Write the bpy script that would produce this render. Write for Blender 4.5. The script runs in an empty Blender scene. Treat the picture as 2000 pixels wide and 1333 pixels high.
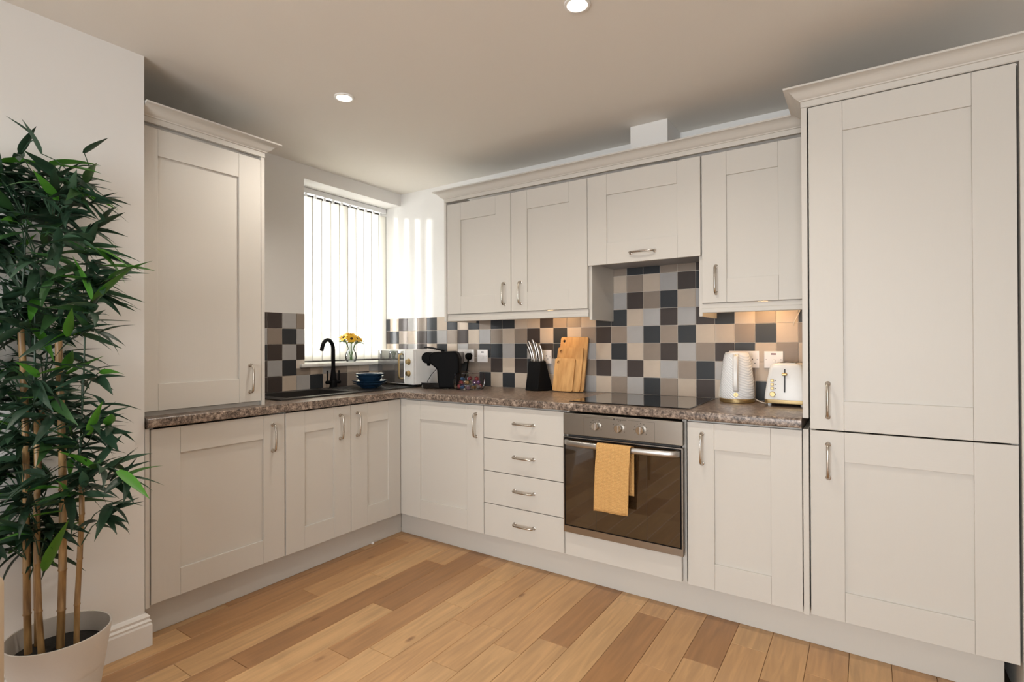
import bpy, bmesh, math, random
from mathutils import Vector, Matrix
random.seed(7)
R = math.radians
S = bpy.context.scene
COL = S.collection

# ---------------------------------------------------------------- camera
# Origin: inside front corner of the two cabinet runs. x along the hob run, -y towards the viewer.
CAM = Vector((2.4111, -2.3539, 1.2099)); YAW, PITCH, ROLL, FPX = .5887, .004, -.0039, 1033.4575
FW = Vector((-math.sin(YAW)*math.cos(PITCH), math.cos(YAW)*math.cos(PITCH), math.sin(PITCH)))
_r = Vector((math.cos(YAW), math.sin(YAW), 0)); _u = _r.cross(FW)
RR = math.cos(ROLL)*_r + math.sin(ROLL)*_u
UU = -math.sin(ROLL)*_r + math.cos(ROLL)*_u
cam = bpy.data.cameras.new('camera'); co = bpy.data.objects.new('camera', cam); COL.objects.link(co)
cam.sensor_width = 36; cam.lens = 36*FPX/2000; cam.clip_start = .02
m = Matrix((RR, UU, -FW)).transposed().to_4x4(); m.translation = CAM
co.matrix_world = m
S.camera = co
# ---------------------------------------------------------------- world, lights, exposure
S.view_settings.view_transform = 'Standard'; S.view_settings.look = 'None'
S.view_settings.gamma = 1; S.view_settings.use_curve_mapping = False
S.view_settings.exposure = 0.1
w = bpy.data.worlds.new('world'); S.world = w; w.use_nodes = True
bg = w.node_tree.nodes['Background']; bg.inputs[0].default_value = (.93, .97, 1, 1); bg.inputs[1].default_value = 1.6

def area(name, loc, aim, sx, sy, power, col=(1, 1, 1), spread=180):
    l = bpy.data.lights.new(name, 'AREA'); l.shape = 'RECTANGLE'; l.size = sx; l.size_y = sy
    l.energy = power; l.color = col; l.spread = R(spread)
    o = bpy.data.objects.new(name, l); COL.objects.link(o); o.location = loc
    o.rotation_euler = (Vector(aim)-Vector(loc)).to_track_quat('-Z', 'Y').to_euler()
    return o
# daylight through the kitchen window and the glazed doors at the back of the room
area('daylight_kitchen_window', (-1.35, .2, 1.45), (0, .2, 1.85), 1.3, 1.6, 112, (1, 1, .98))
area('daylight_glazed_doors', (2.15, -5.35, 1.25), (1.5, 0, 1.15), 2.3, 2.1, 148, (.97, .99, 1))
sun = bpy.data.lights.new('sun', 'SUN'); sun.energy = 5; sun.angle = R(3.5); sun.color = (1, .98, .95)
so = bpy.data.objects.new('sun', sun); COL.objects.link(so)
so.rotation_euler = Vector((.82, .53, -.12)).to_track_quat('-Z', 'Y').to_euler(); so.location = (-3, -1, 3)
SPOT_W, PUCK_W = 32, 1.4

# ---------------------------------------------------------------- materials
def nodes(name):
    mt = bpy.data.materials.new(name); mt.use_nodes = True
    nt = mt.node_tree; return mt, nt, nt.nodes['Principled BSDF']
def pb(name, col, rough=.5, metal=0, bump=0, bscale=200, spec=.5, coat=0, var=0, trans=0, ior=1.45, emit=None, es=0, stretch=None):
    mt, nt, b = nodes(name)
    b.inputs['Base Color'].default_value = (*col, 1); b.inputs['Roughness'].default_value = rough
    b.inputs['Metallic'].default_value = metal; b.inputs['Specular IOR Level'].default_value = spec
    b.inputs['Coat Weight'].default_value = coat; b.inputs['Transmission Weight'].default_value = trans; b.inputs['IOR'].default_value = ior
    if emit: b.inputs['Emission Color'].default_value = (*emit, 1); b.inputs['Emission Strength'].default_value = es
    if bump or var:
        tc = nt.nodes.new('ShaderNodeTexCoord'); mp = nt.nodes.new('ShaderNodeMapping')
        mp.inputs['Scale'].default_value = stretch or (1, 1, 1)
        nz = nt.nodes.new('ShaderNodeTexNoise'); nz.inputs['Scale'].default_value = bscale; nz.inputs['Detail'].default_value = 3
        nt.links.new(tc.outputs['Object'], mp.inputs[0]); nt.links.new(mp.outputs[0], nz.inputs['Vector'])
        if bump:
            bp = nt.nodes.new('ShaderNodeBump'); bp.inputs['Strength'].default_value = bump; bp.inputs['Distance'].default_value = .002
            nt.links.new(nz.outputs['Fac'], bp.inputs['Height']); nt.links.new(bp.outputs[0], b.inputs['Normal'])
        if var:
            mx = nt.nodes.new('ShaderNodeMix'); mx.data_type = 'RGBA'
            mx.inputs['A'].default_value = (*[c*(1-var) for c in col], 1); mx.inputs['B'].default_value = (*[min(1, c*(1+var)) for c in col], 1)
            nt.links.new(nz.outputs['Fac'], mx.inputs['Factor']); nt.links.new(mx.outputs['Result'], b.inputs['Base Color'])
    return mt
CABC = (.595, .568, .522)
M = {}
M['cab'] = pb('cabinet_paint', CABC, .42, bump=.10, bscale=60, stretch=(8, 8, .35))
M['cabh'] = pb('cabinet_paint_rail', CABC, .42, bump=.10, bscale=60, stretch=(.35, .35, 8))
M['cabin'] = pb('carcass_board', (.55, .50, .44), .6, var=.04, bscale=40)
M['wall'] = pb('wall_paint', (.78, .77, .75), .75, bump=.05, bscale=250)
M['ceil'] = pb('ceiling_paint', (.78, .745, .69), .8, bump=.04, bscale=200, var=.012)
M['white'] = pb('white_gloss', (.80, .79, .77), .28, var=.02, bscale=30)
M['plastic'] = pb('white_plastic', (.82, .79, .78), .3, var=.01, bscale=30)
M['wframe'] = pb('window_frame_dark', (.035, .028, .022), .4, var=.1, bscale=20)
M['frame'] = pb('window_frame_white', (.82, .83, .84), .35, var=.02, bscale=20)
M['steel'] = pb('brushed_steel', (.36, .335, .30), .30, 1, bump=.04, bscale=90, stretch=(1, 1, 14))
M['knifesteel'] = pb('dark_satin_steel', (.30, .27, .245), .28, 1, bump=.02, bscale=300)
M['nickel'] = pb('satin_nickel', (.52, .475, .42), .27, 1, bump=.02, bscale=300)
M['satinbar'] = pb('satin_silver', (.50, .49, .475), .34, 1, bump=.02, bscale=300)
M['chrome'] = pb('chrome', (.75, .74, .73), .12, 1, bump=.01, bscale=200)
M['gold'] = pb('brass_gold', (.46, .34, .17), .42, 1, bump=.02, bscale=300)
M['black'] = pb('black_plastic', (.005, .005, .0055), .55, bump=.03, bscale=400, spec=.07)
M['blackmatt'] = pb('matt_black', (.005, .005, .0055), .5, bump=.03, bscale=500, spec=.10)
M['blackgloss'] = pb('black_glass', (.006, .006, .007), .02, spec=.7, coat=.4, var=.01, bscale=5)
M['ovenglass'] = pb('oven_glass', (.030, .017, .008), .04, spec=1.0, coat=1.0, var=.01, bscale=4)
M['mirror'] = pb('mirror_door_glass', (.34, .34, .34), .04, .8, coat=.5, var=.01, bscale=4)
M['sink'] = pb('sink_composite', (.030, .029, .028), .33, bump=.15, bscale=900, var=.25)
M['blue'] = pb('blue_glaze', (.014, .042, .085), .16, coat=.4, var=.12, bscale=30)
M['grey'] = pb('grey_plastic', (.30, .30, .31), .4, var=.03, bscale=50)
M['darkgrey'] = pb('dark_slot', (.03, .028, .028), .5, var=.1, bscale=60)
M['red'] = pb('neon_red', (.16, .02, .02), .3, var=.1, bscale=50)
M['soil'] = pb('dark_soil', (.012, .010, .008), .9, bump=.8, bscale=120, var=.3)
M['pot'] = pb('stone_pot', (.60, .565, .52), .5, bump=.05, bscale=150, var=.02)
M['grout'] = pb('grout', (.66, .60, .53), .85, bump=.2, bscale=400, var=.03)
M['painted_gap'] = pb('painted_gap_grey', (.30, .29, .28), .8, var=.05, bscale=200)  # opaque grey standing in for the dark gaps between slats
M['cable'] = pb('cable_white', (.75, .7, .62), .4, var=.02, bscale=40)
M['stem'] = pb('flower_stem', (.08, .17, .04), .5, var=.2, bscale=60)

M['seed'] = pb('flower_centre', (.05, .025, .01), .8, var=.2, bscale=300)

M['cream'] = pb('pale_upholstery', (.58, .47, .34), .8, bump=.3, bscale=500, var=.04)
M['paper'] = pb('white_scrap', (.85, .82, .78), .7, var=.02, bscale=90)
M['ink'] = pb('printed_ink', (.05, .045, .04), .5, var=.05, bscale=80)
M['lamp'] = pb('lamp_glow', (1, .95, .85), .4, emit=(1, .9, .74), es=14, var=.01, bscale=10)
M['puck'] = pb('puck_glow', (1, .9, .7), .4, emit=(1, .72, .4), es=4, var=.01, bscale=10)

def mat_leaf(name, c1, c2):
    mt, nt, b = nodes(name)
    oi = nt.nodes.new('ShaderNodeObjectInfo'); mx = nt.nodes.new('ShaderNodeMix'); mx.data_type = 'RGBA'
    mx.inputs['A'].default_value = (*c1, 1); mx.inputs['B'].default_value = (*c2, 1)
    nt.links.new(oi.outputs['Random'], mx.inputs['Factor'])
    tc = nt.nodes.new('ShaderNodeTexCoord'); wv = nt.nodes.new('ShaderNodeTexNoise'); wv.inputs['Scale'].default_value = 9
    nt.links.new(tc.outputs['Object'], wv.inputs['Vector'])
    bp = nt.nodes.new('ShaderNodeBump'); bp.inputs['Strength'].default_value = .2; bp.inputs['Distance'].default_value = .003
    nt.links.new(wv.outputs['Fac'], bp.inputs['Height']); nt.links.new(bp.outputs[0], b.inputs['Normal'])
    nt.links.new(mx.outputs['Result'], b.inputs['Base Color'])
    b.inputs['Roughness'].default_value = .42
    tr = nt.nodes.new('ShaderNodeBsdfTranslucent'); nt.links.new(mx.outputs['Result'], tr.inputs[0])
    ms = nt.nodes.new('ShaderNodeMixShader'); ms.inputs[0].default_value = .25
    nt.links.new(b.outputs[0], ms.inputs[1]); nt.links.new(tr.outputs[0], ms.inputs[2])
    nt.links.new(ms.outputs[0], nt.nodes['Material Output'].inputs[0]); return mt
M['leafd'] = mat_leaf('bamboo_leaf_dark', (.018, .048, .027), (.046, .105, .058))
M['leafm'] = mat_leaf('bamboo_leaf_mid', (.022, .070, .022), (.045, .12, .035))
M['leafb'] = mat_leaf('bamboo_leaf_bright', (.045, .17, .018), (.09, .30, .03))

M['petal'] = mat_leaf('yellow_petal', (.85, .52, .02), (.95, .66, .05)); M['flowerleaf'] = mat_leaf('flower_leaf', (.04, .12, .03), (.08, .2, .04))
def mat_cane():
    mt, nt, b = nodes('bamboo_cane')
    tc = nt.nodes.new('ShaderNodeTexCoord'); nz = nt.nodes.new('ShaderNodeTexNoise'); nz.inputs['Scale'].default_value = 14; nz.inputs['Detail'].default_value = 4
    mp = nt.nodes.new('ShaderNodeMapping'); mp.inputs['Scale'].default_value = (6, 6, .6)
    nt.links.new(tc.outputs['Object'], mp.inputs[0]); nt.links.new(mp.outputs[0], nz.inputs['Vector'])
    cr = nt.nodes.new('ShaderNodeValToRGB'); cr.color_ramp.elements[0].color = (.17, .09, .035, 1); cr.color_ramp.elements[1].color = (.52, .33, .14, 1)
    cr.color_ramp.elements[0].position = .3; cr.color_ramp.elements[1].position = .75
    nt.links.new(nz.outputs['Fac'], cr.inputs[0]); nt.links.new(cr.outputs[0], b.inputs['Base Color']); b.inputs['Roughness'].default_value = .4
    return mt
M['cane'] = mat_cane()

def mat_worktop():
    mt, nt, b = nodes('speckled_worktop')
    tc = nt.nodes.new('ShaderNodeTexCoord')
    def nz(s, d=2):
        n = nt.nodes.new('ShaderNodeTexNoise'); n.inputs['Scale'].default_value = s; n.inputs['Detail'].default_value = d; n.inputs['Roughness'].default_value = .65
        nt.links.new(tc.outputs['Object'], n.inputs['Vector']); return n
    a = nz(58, 4); c = nz(150, 3)
    cr = nt.nodes.new('ShaderNodeValToRGB'); e = cr.color_ramp.elements
    e[0].position = .38; e[0].color = (.030, .020, .016, 1); e[1].position = .64; e[1].color = (.52, .42, .34, 1)
    x = e.new(.46); x.color = (.10, .070, .054, 1); x = e.new(.54); x.color = (.21, .155, .125, 1)
    nt.links.new(a.outputs['Fac'], cr.inputs[0])
    cr2 = nt.nodes.new('ShaderNodeValToRGB'); f = cr2.color_ramp.elements
    f[0].position = .40; f[0].color = (.03, .02, .016, 1); f[1].position = .62; f[1].color = (.48, .38, .30, 1)
    nt.links.new(c.outputs['Fac'], cr2.inputs[0])
    mx = nt.nodes.new('ShaderNodeMix'); mx.data_type = 'RGBA'; mx.inputs['Factor'].default_value = .38
    nt.links.new(cr.outputs[0], mx.inputs['A']); nt.links.new(cr2.outputs[0], mx.inputs['B'])
    nt.links.new(mx.outputs['Result'], b.inputs['Base Color']); b.inputs['Roughness'].default_value = .28
    return mt
M['worktop'] = mat_worktop()

def mat_plank():
    mt, nt, b = nodes('oak_plank')
    L = nt.links.new
    tc = nt.nodes.new('ShaderNodeTexCoord'); oi = nt.nodes.new('ShaderNodeObjectInfo')
    off = nt.nodes.new('ShaderNodeVectorMath'); off.operation = 'MULTIPLY_ADD'
    off.inputs[1].default_value = (40, 70, 0)
    L(oi.outputs['Random'], off.inputs[0]); L(tc.outputs['Object'], off.inputs[2])
    mp = nt.nodes.new('ShaderNodeMapping'); mp.inputs['Scale'].default_value = (16, 1.3, 1); L(off.outputs[0], mp.inputs[0])
    g = nt.nodes.new('ShaderNodeTexNoise'); g.inputs['Scale'].default_value = 2.2; g.inputs['Detail'].default_value = 6; g.inputs['Distortion'].default_value = .9; L(mp.outputs[0], g.inputs['Vector'])
    cr = nt.nodes.new('ShaderNodeValToRGB'); e = cr.color_ramp.elements
    e[0].position = 0; e[0].color = (.36, .185, .080, 1); e[1].position = 1; e[1].color = (.62, .385, .19, 1)
    for p, c in ((.10, (.42, .225, .100)), (.22, (.51, .29, .135)), (.55, (.56, .33, .155)), (.8, (.59, .36, .172))):
        x = e.new(p); x.color = (*c, 1)
    L(oi.outputs['Random'], cr.inputs[0])
    gr = nt.nodes.new('ShaderNodeMapRange'); gr.inputs['From Min'].default_value = .3; gr.inputs['From Max'].default_value = .7
    gr.inputs['To Min'].default_value = .80; gr.inputs['To Max'].default_value = 1.12; L(g.outputs['Fac'], gr.inputs[0])
    mul = nt.nodes.new('ShaderNodeVectorMath'); mul.operation = 'SCALE'; L(cr.outputs[0], mul.inputs[0]); L(gr.outputs[0], mul.inputs['Scale'])
    # dark knots
    mp2 = nt.nodes.new('ShaderNodeMapping'); mp2.inputs['Scale'].default_value = (7, 3, 1); L(off.outputs[0], mp2.inputs[0])
    vo = nt.nodes.new('ShaderNodeTexVoronoi'); vo.inputs['Scale'].default_value = .8; L(mp2.outputs[0], vo.inputs['Vector'])
    kr = nt.nodes.new('ShaderNodeMapRange'); kr.inputs['From Min'].default_value = .03; kr.inputs['From Max'].default_value = .09; L(vo.outputs['Distance'], kr.inputs[0])
    mx = nt.nodes.new('ShaderNodeMix'); mx.data_type = 'RGBA'; mx.inputs['A'].default_value = (.24, .12, .05, 1)
    L(kr.outputs[0], mx.inputs['Factor']); L(mul.outputs[0], mx.inputs['B']); L(mx.outputs['Result'], b.inputs['Base Color'])
    rr = nt.nodes.new('ShaderNodeMapRange'); rr.inputs['To Min'].default_value = .30; rr.inputs['To Max'].default_value = .5; L(g.outputs['Fac'], rr.inputs[0]); L(rr.outputs[0], b.inputs['Roughness'])
    bp = nt.nodes.new('ShaderNodeBump'); bp.inputs['Strength'].default_value = .12; bp.inputs['Distance'].default_value = .001
    L(g.outputs['Fac'], bp.inputs['Height']); L(bp.outputs[0], b.inputs['Normal'])
    return mt
M['plank'] = mat_plank()

def mat_tile(name, col, rough=.38):
    mt, nt, b = nodes(name); L = nt.links.new
    oi = nt.nodes.new('ShaderNodeObjectInfo'); tc = nt.nodes.new('ShaderNodeTexCoord')
    nz = nt.nodes.new('ShaderNodeTexNoise'); nz.inputs['Scale'].default_value = 18; L(tc.outputs['Object'], nz.inputs['Vector'])
    ad = nt.nodes.new('ShaderNodeMath'); ad.operation = 'MULTIPLY_ADD'; ad.inputs[1].default_value = .6; L(oi.outputs['Random'], ad.inputs[0]); L(nz.outputs['Fac'], ad.inputs[2])
    mr = nt.nodes.new('ShaderNodeMapRange'); mr.inputs['From Max'].default_value = 1.6; mr.inputs['To Min'].default_value = .86; mr.inputs['To Max'].default_value = 1.14; L(ad.outputs[0], mr.inputs[0])
    sc = nt.nodes.new('ShaderNodeVectorMath'); sc.operation = 'SCALE'; sc.inputs[0].default_value = col; L(mr.outputs[0], sc.inputs['Scale'])
    L(sc.outputs[0], b.inputs['Base Color']); b.inputs['Roughness'].default_value = rough; b.inputs['Specular IOR Level'].default_value = .22
    return mt
TILE = {'S': mat_tile('tile_slate', (.038, .042, .047)), 'N': mat_tile('tile_brown', (.060, .048, .044)), 'G': mat_tile('tile_grey', (.40, .39, .385)),
        'C': mat_tile('tile_cream', (.52, .44, .36)), 'T': mat_tile('tile_taupe', (.285, .235, .195))}

def mat_wood(name, c1, c2, scale=(40, 40, 2.2)):
    mt, nt, b = nodes(name); L = nt.links.new
    tc = nt.nodes.new('ShaderNodeTexCoord'); mp = nt.nodes.new('ShaderNodeMapping'); mp.inputs['Scale'].default_value = scale
    nz = nt.nodes.new('ShaderNodeTexNoise'); nz.inputs['Scale'].default_value = 1.0; nz.inputs['Detail'].default_value = 3
    L(tc.outputs['Object'], mp.inputs[0]); L(mp.outputs[0], nz.inputs['Vector'])
    cr = nt.nodes.new('ShaderNodeValToRGB'); cr.color_ramp.elements[0].color = (*c1, 1); cr.color_ramp.elements[1].color = (*c2, 1)
    cr.color_ramp.elements[0].position = .35; cr.color_ramp.elements[1].position = .65
    L(nz.outputs['Fac'], cr.inputs[0]); L(cr.outputs[0], b.inputs['Base Color']); b.inputs['Roughness'].default_value = .45
    return mt
M['bamboo'] = mat_wood('bamboo_board', (.47, .25, .085), (.62, .36, .14))

def mat_slat():
    mt, nt, b = nodes('blind_fabric')
    tc = nt.nodes.new('ShaderNodeTexCoord'); nz = nt.nodes.new('ShaderNodeTexNoise'); nz.inputs['Scale'].default_value = 300
    nt.links.new(tc.outputs['Object'], nz.inputs['Vector'])
    bp = nt.nodes.new('ShaderNodeBump'); bp.inputs['Strength'].default_value = .1; bp.inputs['Distance'].default_value = .001
    nt.links.new(nz.outputs['Fac'], bp.inputs['Height'])
    b.inputs['Base Color'].default_value = (.84, .82, .76, 1); b.inputs['Roughness'].default_value = .8
    nt.links.new(bp.outputs[0], b.inputs['Normal'])
    tr = nt.nodes.new('ShaderNodeBsdfTranslucent'); tr.inputs[0].default_value = (.86, .85, .81, 1)
    ms = nt.nodes.new('ShaderNodeMixShader'); ms.inputs[0].default_value = .5
    nt.links.new(b.outputs[0], ms.inputs[1]); nt.links.new(tr.outputs[0], ms.inputs[2])
    nt.links.new(ms.outputs[0], nt.nodes['Material Output'].inputs[0]); return mt
M['slat'] = mat_slat()

def mat_pane(name, tint=(1, 1, 1), rough=.0, ior=1.45):
    mt, nt, b = nodes(name)
    lw = nt.nodes.new('ShaderNodeFresnel'); lw.inputs['IOR'].default_value = ior
    t = nt.nodes.new('ShaderNodeBsdfTransparent'); t.inputs[0].default_value = (*tint, 1)
    g = nt.nodes.new('ShaderNodeBsdfGlossy'); g.inputs['Roughness'].default_value = rough
    ms = nt.nodes.new('ShaderNodeMixShader')
    nt.links.new(lw.outputs[0], ms.inputs[0]); nt.links.new(t.outputs[0], ms.inputs[1]); nt.links.new(g.outputs[0], ms.inputs[2])
    nt.links.new(ms.outputs[0], nt.nodes['Material Output'].inputs[0]); return mt
M['pane'] = mat_pane('clear_pane'); M['film'] = mat_pane('clear_film', (.95, .93, .93), .12, 1.3); M['vase'] = mat_pane('vase_glass', (.96, .975, .975), .02, 1.22)

def mat_kettle():
    mt, nt, b = nodes('ribbed_white_enamel'); L = nt.links.new
    b.inputs['Base Color'].default_value = (.80, .81, .82, 1); b.inputs['Roughness'].default_value = .18
    tc = nt.nodes.new('ShaderNodeTexCoord'); mp = nt.nodes.new('ShaderNodeMapping'); mp.inputs['Rotation'].default_value = (0, R(55), R(20))
    wv = nt.nodes.new('ShaderNodeTexWave'); wv.inputs['Scale'].default_value = 34; wv.inputs['Distortion'].default_value = 2.5; wv.inputs['Detail'].default_value = 0
    L(tc.outputs['Object'], mp.inputs[0]); L(mp.outputs[0], wv.inputs['Vector'])
    bp = nt.nodes.new('ShaderNodeBump'); bp.inputs['Strength'].default_value = .55; bp.inputs['Distance'].default_value = .0025
    L(wv.outputs['Fac'], bp.inputs['Height']); L(bp.outputs[0], b.inputs['Normal']); return mt
M['kettle'] = mat_kettle()

def mat_towel():
    mt, nt, b = nodes('mustard_waffle_cotton'); L = nt.links.new
    b.inputs['Base Color'].default_value = (.78, .42, .10, 1); b.inputs['Roughness'].default_value = .95
    tc = nt.nodes.new('ShaderNodeTexCoord'); ws = []
    for rot in ((0, 0, 0), (0, R(90), 0)):
        mp = nt.nodes.new('ShaderNodeMapping'); mp.inputs['Rotation'].default_value = rot; L(tc.outputs['Object'], mp.inputs[0])
        wv = nt.nodes.new('ShaderNodeTexWave'); wv.inputs['Scale'].default_value = 48; L(mp.outputs[0], wv.inputs['Vector']); ws.append(wv)
    ml = nt.nodes.new('ShaderNodeMath'); ml.operation = 'MULTIPLY'; L(ws[0].outputs['Fac'], ml.inputs[0]); L(ws[1].outputs['Fac'], ml.inputs[1])
    bp = nt.nodes.new('ShaderNodeBump'); bp.inputs['Strength'].default_value = .9; bp.inputs['Distance'].default_value = .003
    L(ml.outputs[0], bp.inputs['Height']); L(bp.outputs[0], b.inputs['Normal'])
    mx = nt.nodes.new('ShaderNodeMix'); mx.data_type = 'RGBA'; mx.inputs['A'].default_value = (.66, .37, .13, 1); mx.inputs['B'].default_value = (.82, .51, .20, 1)
    L(ml.outputs[0], mx.inputs['Factor']); L(mx.outputs['Result'], b.inputs['Base Color']); return mt
M['towel'] = mat_towel()

# ---------------------------------------------------------------- mesh helpers
XF = [Matrix.Identity(4)]
WORLD = {}
def B(): return bmesh.new()
def box(bm, x0, x1, y0, y1, z0, z1, bev=0, seg=1):
    x0, x1 = min(x0, x1), max(x0, x1); y0, y1 = min(y0, y1), max(y0, y1); z0, z1 = min(z0, z1), max(z0, z1)
    v = [bm.verts.new(p) for p in ((x0, y0, z0), (x1, y0, z0), (x1, y1, z0), (x0, y1, z0), (x0, y0, z1), (x1, y0, z1), (x1, y1, z1), (x0, y1, z1))]
    fs = [bm.faces.new([v[i] for i in f]) for f in ((3, 2, 1, 0), (4, 5, 6, 7), (0, 1, 5, 4), (1, 2, 6, 5), (2, 3, 7, 6), (3, 0, 4, 7))]
    if bev:
        es = list({e for f in fs for e in f.edges})
        bmesh.ops.bevel(bm, geom=es, offset=bev, segments=seg, affect='EDGES', profile=.5)
    return bm
def loft(bm, rings, cap=True, close=True):
    vs = [[bm.verts.new(p) for p in r] for r in rings]
    n = len(vs[0])
    for a, b in zip(vs, vs[1:]):
        for i in range(n if close else n-1):
            j = (i+1) % n; bm.faces.new((a[i], a[j], b[j], b[i]))
    if cap:
        bm.faces.new(list(reversed(vs[0]))); bm.faces.new(vs[-1])
    return bm
def lathe(bm, prof, c=(0, 0, 0), seg=28, cap=True):
    rings = [[(c[0]+r*math.cos(2*math.pi*i/seg), c[1]+r*math.sin(2*math.pi*i/seg), c[2]+z) for i in range(seg)] for r, z in prof]
    return loft(bm, rings, cap)
def tube(bm, pts, rad, seg=8, cap=True):
    pts = [Vector(p) for p in pts]; n = len(pts); rad = rad if isinstance(rad, (list, tuple)) else [rad]*n
    rings = []; ref = None
    for i, p in enumerate(pts):
        t = (pts[min(i+1, n-1)]-pts[max(i-1, 0)]).normalized()
        if ref is None: ref = t.orthogonal().normalized()
        a = (ref - t*ref.dot(t))
        a = a.normalized() if a.length > 1e-6 else t.orthogonal().normalized()
        ref = a; b = t.cross(a)
        rings.append([p + (a*math.cos(2*math.pi*k/seg)+b*math.sin(2*math.pi*k/seg))*rad[i] for k in range(seg)])
    return loft(bm, rings, cap)
def prism(bm, pts, fn, a, b):
    """polygon pts (p,q) extruded from a to b; fn(p,q,t)->xyz"""
    return loft(bm, [[fn(p, q, a) for p, q in pts], [fn(p, q, b) for p, q in pts]])
def cells(bm, us, vs, inside, fn, d0, d1):
    """grid of cells in (u,v), solid between depths d0 and d1, only where inside()"""
    nu, nv = len(us)-1, len(vs)-1
    ins = [[inside((us[i]+us[i+1])/2, (vs[j]+vs[j+1])/2) for j in range(nv)] for i in range(nu)]
    cache = {}
    def V(i, j, d):
        k = (i, j, d)
        if k not in cache: cache[k] = bm.verts.new(fn(us[i], vs[j], d1 if d else d0))
        return cache[k]
    for i in range(nu):
        for j in range(nv):
            if not ins[i][j]: continue
            bm.faces.new((V(i, j, 1), V(i+1, j, 1), V(i+1, j+1, 1), V(i, j+1, 1)))
            bm.faces.new((V(i, j, 0), V(i, j+1, 0), V(i+1, j+1, 0), V(i+1, j, 0)))
            for di, dj, a, b in ((-1, 0, (i, j+1), (i, j)), (1, 0, (i+1, j), (i+1, j+1)), (0, -1, (i, j), (i+1, j)), (0, 1, (i+1, j+1), (i, j+1))):
                I, J = i+di, j+dj
                if not (0 <= I < nu and 0 <= J < nv and ins[I][J]):
                    bm.faces.new((V(*a, 0), V(*b, 0), V(*b, 1), V(*a, 1)))
    return bm
def sweep(bm, path, prof):
    """prof (out,z) swept along a horizontal path of (x,y); out = to the right of travel; mitred"""
    P = [Vector((*p, 0)) for p in path]; rings = []
    for i, p in enumerate(P):
        ds = []
        if i > 0: ds.append((P[i]-P[i-1]).normalized())
        if i < len(P)-1: ds.append((P[i+1]-P[i]).normalized())
        ns = [Vector((d.y, -d.x, 0)) for d in ds]
        nn = sum(ns, Vector()).normalized(); k = 1/max(.2, nn.dot(ns[0]))
        rings.append([p + nn*(o*k) + Vector((0, 0, z)) for o, z in prof])
    return loft(bm, rings)

def fin(name, bm, mat, parent=None, smooth=False, ang=.6):
    if XF[-1] != Matrix.Identity(4): bmesh.ops.transform(bm, matrix=XF[-1], verts=bm.verts)
    bmesh.ops.recalc_face_normals(bm, faces=bm.faces)
    if smooth:
        for f in bm.faces: f.smooth = True
        for e in bm.edges:
            if len(e.link_faces) == 2 and e.calc_face_angle(0) > ang: e.smooth = False
    lo = Vector((1e9,)*3); hi = -lo
    for v in bm.verts:
        for k in range(3): lo[k] = min(lo[k], v.co[k]); hi[k] = max(hi[k], v.co[k])
    c = Vector(((lo.x+hi.x)/2, (lo.y+hi.y)/2, lo.z))
    for v in bm.verts: v.co -= c
    me = bpy.data.meshes.new(name); bm.to_mesh(me); bm.free()
    for mm in (mat if isinstance(mat, (list, tuple)) else [mat]): me.materials.append(M[mm] if isinstance(mm, str) else mm)
    o = bpy.data.objects.new(name, me); COL.objects.link(o); place(o, c, parent); return o
def place(o, c, parent):
    WORLD[o.name] = Vector(c)
    if parent: o.parent = parent; o.location = Vector(c)-WORLD[parent.name]
    else: o.location = c
def tag(o, label, cat, group=None, kind=None):
    o['label'] = label; o['category'] = cat
    if group: o['group'] = group
    if kind: o['kind'] = kind
    return o
def thing(name, label, cat, loc, group=None, kind=None):
    o = bpy.data.objects.new(name, None); COL.objects.link(o); o.empty_display_size = .05
    loc = XF[-1] @ Vector(loc); place(o, loc, None); return tag(o, label, cat, group, kind)
def struct(name, bm, mat, label, cat): return tag(fin(name, bm, mat), label, cat, kind='structure')
def cbox(name, parent, mat, *a, bev=0, seg=1): return fin(name, box(B(), *a, bev=bev, seg=seg), mat, parent)
def text(name, s, size, mw, parent, mat='ink', ext=.0002):
    cu = bpy.data.curves.new(name, 'FONT'); cu.body = s; cu.size = size; cu.extrude = ext; cu.align_x = 'CENTER'; cu.align_y = 'CENTER'
    t = bpy.data.objects.new('tmp', cu); COL.objects.link(t)
    dg = bpy.context.evaluated_depsgraph_get(); me = bpy.data.meshes.new_from_object(t.evaluated_get(dg))
    bpy.data.objects.remove(t)
    bm = B(); bm.from_mesh(me); bmesh.ops.transform(bm, matrix=mw, verts=bm.verts); bpy.data.meshes.remove(me)
    return fin(name, bm, mat, parent)
Fr = Matrix(((1, 0, 0), (0, 0, -1), (0, 1, 0))).to_4x4()    # text plane facing -y

# ---------------------------------------------------------------- the room
ZC, WY, WX = 2.372, .6, -.6
XR, YB = 3.5, -5.0
PITCH_T = .0985; ZT = .912
wall_right = struct('wall_right', cells(B(), [-1.0, XR+.15], [0, 2.55], lambda u, v: True, lambda u, v, d: (u, d, v), WY+.15, WY), 'wall', 'off-white wall behind the hob, tiled above the worktop', 'wall')
def inl(y, z): return not (y > -.258 and 1.058 < z < 2.281)
wall_left = struct('wall_left', cells(B(), [-1.55, -.258, WY], [0, 1.058, 2.281, 2.55], inl, lambda u, v, d: (d, u, v), -.87, WX), 'wall', 'off-white wall with the window recess above the sink', 'wall')
struct('wall_alcove_side', box(B(), -.6, 0, YB, -1.405, 0, ZC), 'wall', 'off-white wall beside the bamboo plant, projecting past the tall cabinet', 'wall')
struct('wall_far_right', box(B(), XR, XR+.15, YB, WY, 0, ZC), 'wall', 'plain off-white side wall of the room', 'wall')
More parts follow.
